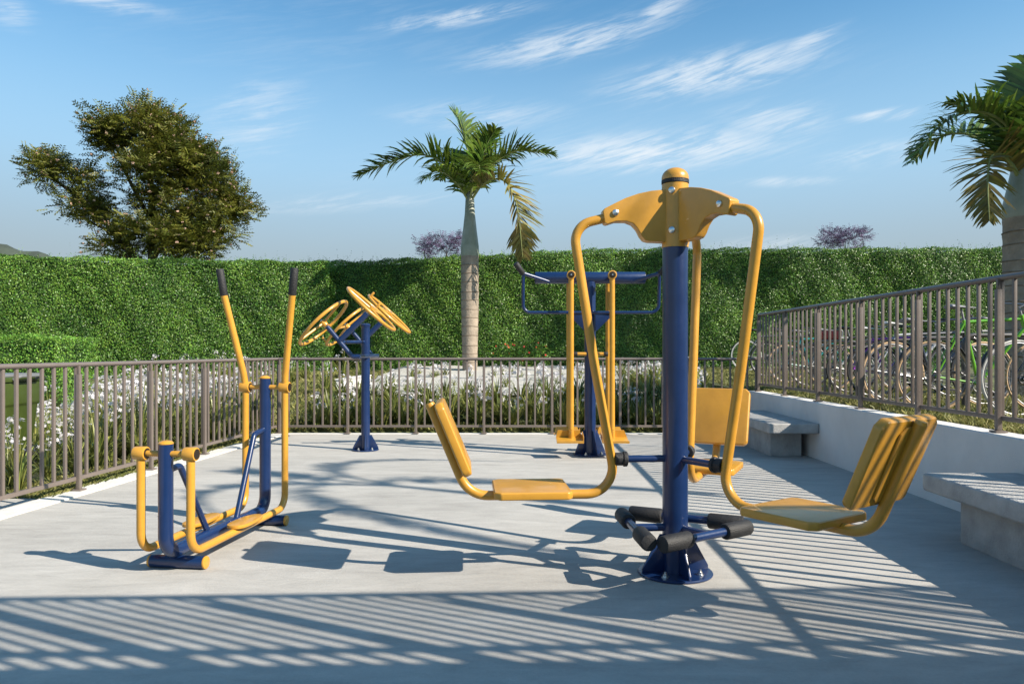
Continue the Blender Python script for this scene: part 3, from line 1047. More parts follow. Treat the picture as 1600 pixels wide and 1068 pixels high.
VAR_L = [clump_meshes(100 + i, 58, 0.74, 8, 0.82) for i in range(5)]
VAR_S = [clump_meshes(200 + i, 64, 0.46, 3, 0.47) for i in range(5)]
VAR_T = [clump_meshes(300 + i, 14, 0.20, 5, 0.24) for i in range(4)]


def clump(pos, variants, label, group, scale=1.0, sparse=False):
    r_ = empty('lily_clump', pos, random.random() * 6.28)
    r_.scale = (scale,) * 3
    tag(r_, label, 'plant', group)
    le, st, fl_ = random.choice(variants)
    tag(link('leaves', le, r_), kind='stuff')
    tag(link('flower_stalks', st, r_), kind='stuff')
    if not sparse:
        tag(link('flowers', fl_, r_), kind='stuff')


def plant_bed(n, xf, yr, variants, label, group, mind, smin, smax, sparse=0.0, place=None):
    pts = []
    tries = 0
    while len(pts) < n and tries < n * 60:
        tries += 1
        y = random.uniform(*yr); x0, x1 = xf(y); x = random.uniform(x0, x1)
        if x < -4.75 and y < 7.6:
            continue
        if all((x - a) ** 2 + (y - b) ** 2 > mind ** 2 for a, b in pts):
            pts.append((x, y))
    for (x, y) in pts:
        k_ = 0.66 if (place is not None and x / y < -0.585) else 1.0
        lab = label if place is None else place(x, y, label)
        clump((x, y, float(ground_z(x, y)) - 0.01), variants, lab, group, k_ * random.uniform(smin, smax), random.random() < sparse)


def left_place(x, y, label):
    d = left_x(y) - x
    if y < 7.9 and x < -4.6:
        return 'white lily clump growing beside the green bin'
    if d < 1.0 and y < 8.2:
        return 'near white lily clump right behind the left fence'
    if d < 1.0:
        return 'white lily clump right behind the far end of the left fence'
    return label


def back_place(x, y, label):
    if x < -1.4:
        return 'low white lily clump behind the back fence near the arm wheel post'
    if x < 0.4:
        return 'low white lily clump behind the middle of the back fence'
    return 'low white lily clump behind the back fence near the pendulum walker'


plant_bed(85, lambda y: (left_x(y) - 3.1, left_x(y) - 0.45), (5.9, 11.6), VAR_L,
          'white lily clump in the far rows of the left flower bed', 'lilies in the left flower bed', 0.27, 0.85, 1.08, place=left_place)
plant_bed(92, lambda y: (-3.4, 3.1), (11.0, 12.05), VAR_S,
          'low white lily clump in the bed behind the back fence', 'lilies in the back flower bed', 0.19, 0.85, 1.1, 0.5, place=back_place)
plant_bed(30, lambda y: (1.7, 3.3), (12.5, 15.0), VAR_S,
          'white lily clump at the right end of the pale gravel', 'lilies at the right end of the gravel', 0.22, 0.7, 1.0)
plant_bed(34, lambda y: (-3.0, 1.7), (12.5, 16.2), VAR_T,
          'small white flowering tuft growing in the pale gravel', 'small tufts in the gravel', 0.2, 0.8, 1.2)
plant_bed(24, lambda y: (-8.0, -3.4), (11.8, 16.2), VAR_L,
          'white lily clump on the bank below the left hedge', 'lilies on the bank below the left hedge', 0.35, 0.6, 0.85)


# ------------------------------------------------------------------ grass
def grass(name, label, n, samp, h, wd, lean=0.5):
    x, y = samp(n)
    z = ground_z(x, y)
    az = rng.random(n) * 2 * math.pi
    hh = h * rng.uniform(0.5, 1.3, n)
    ln = rng.normal(0, lean, (n, 2)) * hh[:, None]
    base = np.stack([x, y, z], 1)
    sd = np.stack([np.cos(az), np.sin(az), np.zeros(n)], 1) * wd * rng.uniform(0.7, 1.3, n)[:, None]
    tip = base + np.concatenate([ln, hh[:, None]], 1)
    midp = base + np.concatenate([ln * 0.35, hh[:, None] * 0.6], 1)
    Q = np.stack([base - sd, base + sd, tip, midp - sd * 0.9], 1)
    me = quads(name, Q, GRASS)
    tag(link(name, me), label, None, None, 'stuff')


def near_bias(n, y0, y1, p=1.8):
    return y0 + (y1 - y0) * rng.random(n) ** p


grass('grass', 'dry green grass between the white wall and the bicycles', 75000,
      lambda n: (3.50 + 3.2 * rng.random(n) ** 1.3, near_bias(n, 4.2, 17.5)), 0.055, 0.0035)
grass('grass', 'thin strip of grass under the back fence', 14000,
      lambda n: (rng.uniform(-3.6, 3.3, n), rng.uniform(10.82, 11.15, n)), 0.08, 0.004)


def left_strip(n):
    y = near_bias(n, 6.0, 11.3, 1.3)
    return left_x(y) - 0.05 - 0.6 * rng.random(n) ** 1.5, y


grass('grass', 'thin strip of grass under the left fence', 22000, left_strip, 0.06, 0.0035)
grass('grass', 'rough grass below the left hedge', 26000,
      lambda n: (rng.uniform(-8.5, -3.25, n), rng.uniform(11.4, 17.8, n)), 0.12, 0.006)


# ------------------------------------------------------------------ palms
def frond(root, pts, llen, mat_leaf, npair=40, droop=0.35, rad=0.022, name='frond', width=0.020, up_bias=0.0, seed=0):
    """pinnate leaf: pts = rachis control points (local), leaflets along both sides"""
    rr = np.random.default_rng(seed)
    P = [Vector(p) for p in pts]
    # smooth the rachis
    for _ in range(3):
        Q = [P[0]]
        for a, b in zip(P[:-1], P[1:]):
            Q += [a * 0.75 + b * 0.25, a * 0.25 + b * 0.75]
        Q.append(P[-1]); P = Q
    seglen = [0]
    for a, b in zip(P[:-1], P[1:]): seglen.append(seglen[-1] + (b - a).length)
    tot = seglen[-1]
    rs = [rad * (1 - 0.88 * s / tot) for s in seglen]
    fr = MB().tube(P, rs, 7).build(name, RACHIS, root)

    def at(t):
        s = t * tot
        for i in range(len(P) - 1):
            if seglen[i + 1] >= s or i == len(P) - 2:
                k = (s - seglen[i]) / max(1e-6, seglen[i + 1] - seglen[i])
                return P[i].lerp(P[i + 1], min(1, max(0, k))), (P[i + 1] - P[i]).normalized()
    vs_, fs_ = [], []
    for i in range(npair):
        t = 0.14 + 0.86 * (i + 0.5) / npair
        p, tg = at(t)
        side = tg.cross(Vector((0, 0, 1)))
        if side.length < 0.15: side = tg.cross(Vector((0.3, 1, 0)))
        side.normalize()
        upv = side.cross(tg).normalized()
        prof = math.sin(math.pi * min(1, 0.16 + t * 0.80)) ** 0.7
        for sg in (-1, 1):
            l = llen * prof * rr.uniform(0.82, 1.12)
            fwd = 0.35 + 0.75 * t + rr.normal(0, 0.08)
            d = (side * sg + tg * fwd + upv * (0.50 + up_bias + rr.normal(0, 0.28))).normalized()
            dr = droop * rr.uniform(0.25, 1.5)
            q = p.copy(); segs = 4
            wv = d.cross(upv).normalized()
            if wv.length < 0.1: wv = tg
            o = len(vs_)
            for k in range(segs + 1):
                u = k / segs
                wd = width * (0.55 + 0.9 * u) * (1 - u) ** 0.75 + 0.0015 if u > 0 else width * 0.5
                wv = (wv - d * wv.dot(d)).normalized()
                vs_ += [tuple(q - wv * wd), tuple(q + wv * wd)]
                if k: 
                    b = o + (k - 1) * 2
                    fs_.append((b, b + 1, b + 3, b + 2))
                q = q + d * (l / segs)
                d = (d + Vector((0, 0, -1)) * dr * (0.35 + 0.35 * k) * rr.uniform(0.8, 1.2)).normalized()
    me = bpy.data.meshes.new('leaflets'); me.from_pydata(vs_, [], fs_)
    finish(me, mat_leaf, True, 80)
    tag(link('leaflets', me, fr), kind='stuff')
    return fr


def palm(loc, label, h_trunk, h_shaft, r0, r1, fronds, group='palms', rings=13, seed=1, lean=(0, 0)):
    root = empty('palm_tree', loc)
    tag(root, label, 'palm tree', group)
    rr = random.Random(seed)
    prof = []
    n = rings * 4
    ring_z = []
    for i in range(n + 1):
        t = i / n
        r = r0 + (r1 - r0) * math.sin(t * math.pi * 0.62) ** 1.2
        ph = i % 4
        r *= (1.0, 0.985, 0.99, 1.015)[ph]
        prof.append((r * rr.uniform(0.99, 1.01), t * h_trunk))
    MB().lathe((0, 0, 0), prof, 24).build('trunk', PALMTRUNK, root, angle=70)
    rt = prof[-1][0]
    for k in range(1, rings):
        z = k / rings * h_trunk + rr.uniform(-0.02, 0.02)
        i = min(n, int(z / h_trunk * n)); r = prof[i][0]
        pts = [(math.cos(a) * r * 1.0, math.sin(a) * r * 1.0, z + 0.006 * math.sin(a * 2 + k)) for a in np.linspace(0, 2 * math.pi, 24, endpoint=False)]
        MB().tube(pts, 0.009, 5, closed=True).build('ring_scar', RINGM, root)
    MB().lathe((0, 0, h_trunk), [(rt * 1.0, 0), (rt * 1.03, 0.03), (rt * 1.02, 0.16 * h_shaft), (rt * 0.80, 0.40 * h_shaft), (rt * 0.58, 0.68 * h_shaft), (rt * 0.46, h_shaft), (rt * 0.25, h_shaft * 1.05)], 22).build('crownshaft', SHAFT, root, angle=70)
    for i, f in enumerate(fronds):
        frond(root, f['p'], f.get('l', 0.55) * 1.22, f.get('m', FROND), int(f.get('n', 50) * 1.55), f.get('d', 0.35), f.get('r', 0.03), seed=seed * 50 + i, width=f.get('w', 0.040), up_bias=f.get('u', 0.0))
    return root


# palm in the middle, before the hedge (local heights above the gravel)
palm((-1.24, 17.0, 0.72), 'palm tree with ringed grey trunk rising from gravel before the hedge', 2.66, 1.45, 0.17, 0.205, [
    dict(p=[(0, 0, 3.9), (-0.25, -0.1, 4.55), (-0.95, -0.3, 5.0), (-1.75, -0.4, 4.75), (-2.5, -0.5, 4.38)], l=0.62),
    dict(p=[(0, 0, 3.9), (0.0, 0.05, 4.7), (-0.12, 0.1, 5.5), (-0.36, 0.2, 6.05)], l=0.72, d=0.16, n=46),
    dict(p=[(0, 0, 3.9), (0.3, -0.05, 4.6), (0.95, -0.1, 5.08), (1.5, -0.15, 5.05), (1.92, -0.2, 4.95)], l=0.60),
    dict(p=[(0, 0, 3.9), (0.35, -0.3, 4.35), (0.85, -0.55, 4.35), (1.12, -0.7, 3.7), (1.22, -0.75, 2.55)], l=0.62, m=FRONDOLD, n=46, d=0.14),
    dict(p=[(0, 0, 3.9), (-0.3, -0.3, 4.35), (-0.7, -0.6, 4.55), (-1.0, -0.8, 4.2)], l=0.50, n=30),
    dict(p=[(0, 0, 3.9), (0.1, -0.35, 4.4), (0.25, -1.0, 4.6), (0.35, -1.6, 4.2)], l=0.55, n=34),
    dict(p=[(0, 0, 3.9), (0.25, 0.3, 4.6), (0.75, 0.9, 5.2), (1.1, 1.3, 5.25)], l=0.6, n=34),
    dict(p=[(0, 0, 3.9), (0.15, -0.1, 4.6), (0.42, -0.3, 5.2), (0.62, -0.5, 5.45)], l=0.6, n=32, d=0.2),
    dict(p=[(0, 0, 3.9), (-0.2, 0.0, 4.55), (-0.55, 0.2, 5.05), (-0.85, 0.3, 5.15)], l=0.55, n=30),
    dict(p=[(0, 0, 3.9), (-0.15, 0.4, 4.6), (-0.5, 1.1, 5.1), (-0.9, 1.7, 4.8)], l=0.55, n=34),
], seed=3)
# palm at the right edge, behind the bicycles
palm((6.50, 9.55, 0.6), 'palm tree at the right edge behind the parked bicycles', 2.32, 1.0, 0.235, 0.245, [
    dict(p=[(0, 0, 2.78), (-0.2, -0.1, 3.48), (-0.75, -0.2, 3.70), (-1.28, -0.3, 3.46), (-1.62, -0.35, 2.96)], l=0.46, w=0.024),
    dict(p=[(0, 0, 2.68), (-0.3, -0.15, 3.08), (-0.62, -0.3, 3.10), (-0.74, -0.4, 2.75), (-0.72, -0.42, 2.22)], l=0.44, m=FRONDOLD, n=34, d=0.14, w=0.022),
    dict(p=[(0, 0, 2.78), (0.0, 0, 3.38), (0.12, 0.05, 3.98), (0.3, 0.1, 4.48)], l=0.6, d=0.2),
    dict(p=[(0, 0, 2.78), (0.3, 0, 3.38), (0.9, -0.1, 3.68), (1.6, -0.2, 3.18)], l=0.5),
    dict(p=[(0, 0, 2.78), (-0.1, 0.3, 3.28), (-0.4, 0.9, 3.78), (-0.7, 1.4, 3.48)], l=0.5, n=34),
    dict(p=[(0, 0, 2.78), (-0.05, -0.35, 3.23), (-0.1, -0.9, 3.53), (-0.2, -1.4, 3.28)], l=0.5, n=34),
    dict(p=[(0, 0, 2.78), (-0.15, -0.1, 3.28), (-0.45, 0.1, 3.73), (-0.85, 0.2, 3.88)], l=0.45, n=30),
], seed=5)


# ------------------------------------------------------------------ trees
def tree(name, label, base, limbs, lobes, leafn, leafm, flowerm=None, flowern=0, spray=7, leaflen=0.11, trunk_r=0.2, seed=1, group=None, shrink=1.0):
    """lobes: (x, y, z, rx, ry, rz); limbs: lists of points; all in world metres"""
    rr = np.random.default_rng(seed)
    root = empty(name, base)
    tag(root, label, 'tree', group)
    B = np.array(base)
    t = MB()
    ends = []
    for pts, r in limbs:
        P = [Vector(p) - Vector(base) for p in pts]
        for _ in range(2):
            Q = [P[0]]
            for a, b in zip(P[:-1], P[1:]): Q += [a * 0.75 + b * 0.25, a * 0.25 + b * 0.75]
            Q.append(P[-1]); P = Q
        t.tube(P, [r * (1 - 0.72 * i / (len(P) - 1)) for i in range(len(P))], 8)
        ends.append(P)
    t.build('trunk', BARK, root)
    tw = MB()
    allp = np.array([tuple(p) for e in ends for p in e])
    cen = []
    lobes = [(base[0] + (l[0] - base[0]) * shrink, l[1], l[2], l[3] * shrink * 0.95, l[4], l[5]) for l in lobes]
    vol = np.array([l[3] * l[4] * l[5] for l in lobes]) ** 0.75
    cnt = np.maximum(8, (leafn * vol / vol.sum())).astype(int)
    sprays = []
    for (lx, ly, lz, rx, ry, rz), c in zip(lobes, cnt):
        # clumps inside the lobe, biased to its outside, then sprays round each clump
        nc = max(3, int(c / 80))
        u = unit(rr.normal(size=(nc, 3))) * (rr.random((nc, 1)) ** 0.42)
        cc = np.array([lx, ly, lz]) - B + u * np.array([rx, ry, rz])
        for qi, q in enumerate(cc):
            k = np.argmin(np.sum((allp - q) ** 2, axis=1))
            a = Vector(allp[k]); b = Vector(q)
            mid = a.lerp(b, 0.55) + Vector((0, 0, 0.12 * (b - a).length))
            if qi % 2 == 0:
                tw.tube([a, mid, b], [0.024, 0.014, 0.005], 5)
            m = 80
            off = np.clip(rr.normal(size=(m, 3)), -1.6, 1.6) * np.array([0.27, 0.27, 0.19])
            sprays.append((q + off, unit(off + (q - (np.array([lx, ly, lz - rz * 0.5]) - B)) * 0.35 + rr.normal(0, 0.25, (m, 3)))))
    tag(tw.build('twigs', BARK, root), kind='stuff')
    C = np.concatenate([s[0] for s in sprays]); Dr = np.concatenate([s[1] for s in sprays])
    Dr = unit(Dr * np.array([1, 1, 0.95]) + rr.normal(0, 0.25, Dr.shape) + np.array([0, 0, 0.10]))
    Q = []
    up = np.array([0, 0, 1.0])
    side = unit(np.cross(Dr, up) + 1e-4)
    nrm = unit(np.cross(side, Dr) + rr.normal(0, 0.55, Dr.shape))
    sl = leaflen * 3.0
    for k in range(spray):
        tpos = (k // 2 + 0.5) / (spray / 2) * sl
        sg = 1 if k % 2 else -1
        d = unit(side * sg * 0.85 + Dr * 0.75 - up * 0.12)
        p = C + Dr * tpos + d * leaflen * 0.55
        L = np.full(len(p), leaflen * 1.15); W = np.full(len(p), leaflen * 0.36)
        Q.append(leaf_quads(p, nrm, L, W, 0.05, along=d))
    tag(link('crown', quads('crown', np.concatenate(Q), leafm), root), kind='stuff')
    if flowerm is not None:
        idx = rr.choice(len(C), flowern, replace=True)
        fc = C[idx] + Dr[idx] * leaflen * 2.6 + rr.normal(0, 0.03, (flowern, 3))
        FQ = []
        for k in range(3):
            FQ.append(leaf_quads(fc, unit(rr.normal(size=(flowern, 3))), rr.uniform(0.07, 0.14, flowern), rr.uniform(0.06, 0.11, flowern), 0.0))
        tag(link('blossoms', quads('blossoms', np.concatenate(FQ), flowerm), root), kind='stuff')
    return root


TY = 26.0
tree('flowering_tree', 'broad feathery tree with pale pink blossoms above the left hedge', (-13.0, TY, 0.6),
     [([(-13.0, TY, 0.6), (-13.15, TY, 3.2), (-13.1, TY, 5.4), (-13.2, TY + .1, 7.3), (-13.5, TY, 9.6)], 0.21),
      ([(-13.1, TY, 3.3), (-14.0, TY - .2, 5.0), (-15.2, TY - .3, 6.3), (-16.9, TY - .4, 7.6)], 0.12),
      ([(-13.3, TY, 4.0), (-14.5, TY + .3, 5.3), (-15.9, TY + .4, 6.0)], 0.07),
      ([(-13.1, TY, 4.4), (-12.3, TY - .2, 5.8), (-11.2, TY - .2, 6.8), (-10.3, TY, 7.1)], 0.11),
      ([(-13.1, TY, 3.4), (-12.2, TY + .3, 4.7), (-11.0, TY + .3, 5.4)], 0.09),
      ([(-13.15, TY, 5.8), (-14.0, TY, 7.3), (-14.7, TY + .2, 9.0)], 0.09),
      ([(-13.15, TY, 6.2), (-12.3, TY + .2, 7.8), (-11.5, TY, 9.0)], 0.09),
      ([(-13.2, TY, 6.8), (-13.0, TY - .5, 8.6), (-12.6, TY - .4, 10.0)], 0.06)],
     [(-13.6, TY, 8.85, 1.75, 1.5, 0.95), (-12.7, TY, 9.35, 0.7, 0.7, 0.55), (-14.7, TY, 8.75, 0.7, 0.9, 0.5), (-11.6, TY, 8.45, 0.75, 0.9, 0.55),
      (-12.85, TY, 7.6, 1.2, 1.5, 0.85), (-12.1, TY, 7.7, 1.0, 1.2, 0.8),
      (-16.75, TY - .3, 7.7, 0.95, 1.0, 0.55), (-15.8, TY - .3, 7.05, 0.85, 0.9, 0.45), (-15.7, TY - .2, 6.1, 0.95, 0.9, 0.36), (-14.9, TY, 6.0, 0.5, 0.8, 0.3),
      (-10.9, TY, 6.95, 1.15, 1.2, 0.9), (-10.1, TY, 6.2, 0.65, 0.8, 0.85), (-11.4, TY, 5.7, 1.35, 1.3, 0.75), (-12.6, TY - .3, 5.3, 1.25, 1.2, 0.65),
      (-14.1, TY, 5.0, 0.85, 1.0, 0.55), (-11.2, TY, 4.9, 1.2, 1.2, 0.6), (-12.9, TY, 6.5, 0.7, 1.0, 0.5)],
     13500, TREELEAF, PINK, 1000, spray=8, leaflen=0.12, seed=11, shrink=0.93)

for (bx, by, bz, rx, rz, lab, sd_) in ((-5.0, 46.0, 8.1, 1.15, 0.62, 'small purple flowering crown peeking over the hedge left of the palm', 21),
                                       (20.0, 46.0, 8.45, 1.1, 0.62, 'purple flowering crown peeking over the hedge at the right', 22)):
    tree('jacaranda_tree', lab, (bx, by, 0.6),
         [([(bx, by, 0.6), (bx + .1, by, 3.5), (bx, by, 6.0), (bx + .2, by, 7.2)], 0.2), ([(bx, by, 4.5), (bx - .8, by, 6.2), (bx - 1.2, by, 7.2)], 0.1),
          ([(bx, by, 4.8), (bx + .9, by, 6.4), (bx + 1.3, by, 7.3)], 0.1)],
         [(bx, by, bz, rx * 0.8, 1.2, rz), (bx - rx * 0.75, by, bz - 0.3, rx * 0.5, 1, rz * 0.6), (bx + rx * 0.75, by, bz - 0.2, rx * 0.5, 1, rz * 0.6), (bx, by, bz - 1.2, rx * 1.2, 1.3, 0.6)],
         700, PURPLE, None, 0, spray=6, leaflen=0.12, seed=sd_, group='jacarandas beyond the hedge')


# ------------------------------------------------------------------ far hill
def hill():
    V = []; F = []
    nx, ny = 46, 14
    for j in range(ny + 1):
        for i in range(nx + 1):
            u = i / nx; v = j / ny
            x = -520 + 300 * u
            y = 560 + 120 * v
            h = 97 * max(0.0, 1 - ((x + 520) / 297) ** 2) * math.sin(math.pi * v) ** 0.7
            V.append((x, y, h + 1.5 * math.sin(x * 0.21 + y * 0.1) + random.uniform(0, 1.6) - 1))
    for j in range(ny):
        for i in range(nx):
            a = j * (nx + 1) + i
            F.append((a, a + 1, a + nx + 2, a + nx + 1))
    me = bpy.data.meshes.new('hill'); me.from_pydata(V, [], F)
    finish(me, HILLM, True, 180)
    tag(link('hill', me), kind='structure')


hill()


# ------------------------------------------------------------------ green bin
def garden_bin():
    root = empty('garden_bin', (-5.44, 7.35, 0.03), R(6))
    tag(root, 'olive green plastic bin with grey lid behind the left fence', 'bin')
    o = MB()
    def ring(hx, hy, z): return [(-hx, -hy, z), (hx, -hy, z), (hx, hy, z), (-hx, hy, z)]
    rs = [ring(0.34, 0.28, 0.06), ring(0.385, 0.33, 0.62), ring(0.40, 0.34, 0.64), ring(0.41, 0.35, 0.86)]
    for r in rs: o.v += r
    for i in range(3):
        for k in range(4):
            k2 = (k + 1) % 4
            o.f.append((i * 4 + k, i * 4 + k2, i * 4 + 4 + k2, i * 4 + 4 + k))
    o.f += [(3, 2, 1, 0), (12, 13, 14, 15)]
    o.build('body', BINGREEN, root, bevel=0.012)
    lid = MB().prism([(-0.43, -0.37), (0.43, -0.37), (0.43, 0.37), (-0.43, 0.37)], 0.05, Matrix.Translation((0, 0, 0.864))).build('lid', BINGREEN, root, bevel=0.015)
    MB().prism([(-0.40, -0.34), (0.40, -0.34), (0.40, 0.34), (-0.40, 0.34)], 0.028, Matrix.Translation((0, 0, 0.9145))).build('lid_panel', BINLID, lid, bevel=0.008)
    MB().tube(fillet([(0.435, -0.2, 0.89), (0.49, -0.2, 0.92), (0.49, 0.2, 0.92), (0.435, 0.2, 0.89)], 0.03), 0.016, 10).build('handle', BINLID, root)
    for s in (-1, 1):
        MB().cyl((s * 0.35, 0.22, 0.10), (s * 0.41, 0.22, 0.10), 0.10, 22, 0.01).build('wheel', BLACK, root)


garden_bin()


# ------------------------------------------------------------------ bicycles
def bike_parts():
    rw = 0.335
    P = {}
    P['tyre'] = lambda m: MB().torus((0, 0, 0), (0, 1, 0), rw + 0.004, 0.0125, 44, 8).mesh('tyre', m)
    P['rim'] = MB().torus((0, 0, 0), (0, 1, 0), rw - 0.016, 0.008, 44, 6).mesh('rim', ALU)
    sp = MB()
    for k in range(28):
        a = 2 * math.pi * k / 28; s = 1 if k % 2 else -1
        a2 = a + 0.5 * (1 if k % 4 < 2 else -1)
        sp.tube([(0.02 * math.cos(a2), s * 0.025, 0.02 * math.sin(a2)), ((rw - 0.03) * math.cos(a), 0, (rw - 0.03) * math.sin(a))], 0.0016, 3, cap=False)
    P['spokes'] = sp.mesh('spokes', ALU)
    P['hub'] = MB().cyl((0, -0.05, 0), (0, 0.05, 0), 0.02, 12, 0.004).mesh('hub', ALU)
    return P


BP = bike_parts()
TYRES = {'black': BP['tyre'](TYRE), 'tan': BP['tyre'](TAN), 'white': BP['tyre'](WHITET)}


def bicycle(loc, rz, frame_rgb, tyre, label, saddle=SADDLE, top=0.86, lean=0.03, basket=None, drop=False):
    root = empty('bicycle', loc, rz)
    root.rotation_euler = (lean, 0, rz)
    tag(root, label, 'bicycle', 'bicycles parked behind the right fence')
    fm = mat('bike_paint', frame_rgb, 0.25, coat=0.5)
    za = 0.352
    bb = (0.43, 0, 0.285); st = (0.28, 0, top - 0.02); ht = (0.82, 0, top + 0.03); hb = (0.865, 0, top - 0.13)
    f = MB()
    f.tube([bb, st], 0.0165, 10); f.tube([(0.285, 0, top - 0.04), (0.828, 0, top + (-0.01 if not drop else -0.02))], 0.0165, 10)
    f.tube([bb, (0.855, 0, top - 0.10)], 0.018, 10); f.tube([ht, hb], 0.021, 12)
    for s in (-1, 1):
        f.tube([(0.42, s * 0.02, 0.285), (0.0, s * 0.058, za)], 0.010, 8)
        f.tube([(0.28, s * 0.018, top - 0.05), (0.0, s * 0.058, za)], 0.009, 8)
    f.cyl((bb[0], -0.04, bb[2]), (bb[0], 0.04, bb[2]), 0.023, 12)
    f.build('frame', fm, root)
    fk = MB()
    fk.tube([hb, (0.885, 0, top - 0.19)], 0.016, 8)
    for s in (-1, 1):
        fk.tube([(0.88, s * 0.02, top - 0.165), (0.895, s * 0.052, top - 0.21), (0.99, s * 0.056, za + 0.08), (1.03, s * 0.056, za)], 0.010, 8)
    fk.build('fork', fm, root)
    for nm, x in (('rear_wheel', 0.0), ('front_wheel', 1.03)):
        wh = link(nm, TYRES[tyre], root, Matrix.Translation((x, 0, za)))
        link('rim', BP['rim'], wh); tag(link('spokes', BP['spokes'], wh), kind='stuff'); link('hub', BP['hub'], wh)
    MB().tube([st, (0.255, 0, top + 0.085)], 0.0125, 8).build('seat_post', ALU, root)
    sd = MB()
    sd.tube([(0.11, 0, top + 0.105), (0.14, 0, top + 0.112), (0.22, 0, top + 0.108), (0.30, 0, top + 0.104), (0.385, 0, top + 0.098), (0.395, 0, top + 0.095)],
            [0.045, 0.075, 0.062, 0.030, 0.020, 0.008], 12, flat=0.36)
    sd.build('saddle', saddle, root)
    hbm = MB()
    hbm.tube([ht, (0.80, 0, top + 0.10), (0.87, 0, top + 0.125)], 0.013, 8)
    if drop:
        for s in (-1, 1):
            hbm.tube(fillet([(0.87, 0, top + 0.125), (0.87, s * 0.20, top + 0.125), (0.96, s * 0.21, top + 0.11), (0.95, s * 0.21, top - 0.02), (0.86, s * 0.21, top - 0.02)], 0.04, 5), 0.012, 8)
    else:
        for s in (-1, 1):
            hbm.tube(fillet([(0.87, 0, top + 0.125), (0.86, s * 0.16, top + 0.14), (0.76, s * 0.29, top + 0.15)], 0.06, 5), 0.0115, 8)
    hbo = hbm.build('handlebar', ALU, root)
    if not drop:
        for s in (-1, 1):
            MB().cyl((0.80, s * 0.242, top + 0.148), (0.745, s * 0.31, top + 0.151), 0.0165, 10, 0.003).build('grip', SADDLEB, hbo)
    cr = MB()
    cr.torus((bb[0], -0.055, bb[2]), (0, 1, 0), 0.088, 0.005, 28, 6)
    for k in range(5):
        a = k * 2 * math.pi / 5
        cr.tube([(bb[0], -0.055, bb[2]), (bb[0] + 0.088 * math.cos(a), -0.055, bb[2] + 0.088 * math.sin(a))], 0.005, 5)
    cr.tube([(bb[0], -0.065, bb[2]), (bb[0] + 0.13, -0.075, bb[2] - 0.10)], 0.009, 8)
    cr.tube([(bb[0], 0.055, bb[2]), (bb[0] - 0.13, 0.07, bb[2] + 0.10)], 0.009, 8)
    cro = cr.build('crankset', ALU, root)
    MB().box((bb[0] + 0.085, -0.165, bb[2] - 0.112), (bb[0] + 0.175, -0.08, bb[2] - 0.09)).build('pedal', SADDLEB, cro, bevel=0.004)
    MB().box((bb[0] - 0.175, 0.075, bb[2] + 0.09), (bb[0] - 0.085, 0.16, bb[2] + 0.112)).build('pedal', SADDLEB, cro, bevel=0.004)
    ch = MB()
    ch.tube([(bb[0], -0.055, bb[2] + 0.088), (0.0, -0.055, za + 0.035)], 0.0035, 5); ch.tube([(bb[0], -0.055, bb[2] - 0.088), (0.0, -0.055, za - 0.035)], 0.0035, 5)
    ch.torus((0, -0.052, za), (0, 1, 0), 0.035, 0.006, 18, 5)
    ch.build('chain', SADDLEB, root)
    if basket:
        b = MB().box((-0.20, -0.13, 0.74), (0.16, 0.13, 0.76)).build('luggage_rack', ALU, root, bevel=0.003)
        MB().box((-0.17, -0.12, 0.765), (0.10, 0.12, 0.90)).build('bag', basket, b, bevel=0.04, bseg=3)
    else:
        pts = [(rw_ * math.cos(t), 0, za + rw_ * math.sin(t)) for rw_, t in [(0.372, R(a)) for a in (20, 45, 70, 95, 120, 145, 165)]]
        MB().tube(pts, 0.022, 8, flat=0.35).build('mudguard', SADDLEB, root)
    return root


REDBAG = mat('red_bag', (0.42, 0.045, 0.035), 0.6, var=0.15, vscale=9)
bikes = [
    ((4.40, 6.55), 4, (0.02, 0.02, 0.022), 'white', 'nearest bicycle with whitish tyres and black frame at right edge', SADDLE, 0.84, None, False),
    ((4.00, 7.20), -3, (0.13, 0.38, 0.025), 'tan', 'bright lime green bicycle with tan tyres', SADDLE, 0.92, None, False),
    ((3.95, 7.85), 5, (0.03, 0.035, 0.05), 'tan', 'dark bicycle with tan tyres beside the lime green one', SADDLE, 0.82, None, True),
    ((4.30, 8.60), -2, (0.02, 0.02, 0.02), 'black', 'black city bicycle two places beyond the lime green one', SADDLE, 0.84, None, False),
    ((4.45, 9.35), 3, (0.40, 0.41, 0.43), 'black', 'silver bicycle in front of the purple one', WHITET, 0.84, None, False),
    ((4.55, 10.2), -4, (0.26, 0.03, 0.36), 'black', 'purple framed bicycle in the middle of the row', WHITET, 0.80, None, False),
    ((4.65, 11.1), 3, (0.03, 0.03, 0.03), 'tan', 'bicycle carrying a red bag over its rear wheel', SADDLEB, 0.84, REDBAG, False),
    ((4.75, 12.2), -3, (0.45, 0.45, 0.44), 'black', 'pale grey bicycle just beyond the red bag', SADDLE, 0.84, None, False),
    ((4.80, 13.4), 4, (0.02, 0.22, 0.23), 'tan', 'teal bicycle with tan tyres near the far end of the row', SADDLE, 0.84, None, True),
    ((4.90, 14.8), -3, (0.05, 0.05, 0.06), 'black', 'dark bicycle behind the teal one', SADDLEB, 0.84, None, False),
    ((5.02, 16.6), 2, (0.12, 0.13, 0.14), 'white', 'farthest bicycle, its pale rear wheel left of the fence corner', SADDLEB, 0.82, None, False),
]
for (x, y), rz, rgb, ty, lab, sdm, top, bag, drop in bikes:
    bicycle((x, y, float(ground_z(x, y)) + 0.0), R(rz), rgb, ty, lab, sdm, top, random.uniform(-0.05, 0.05), bag, drop)


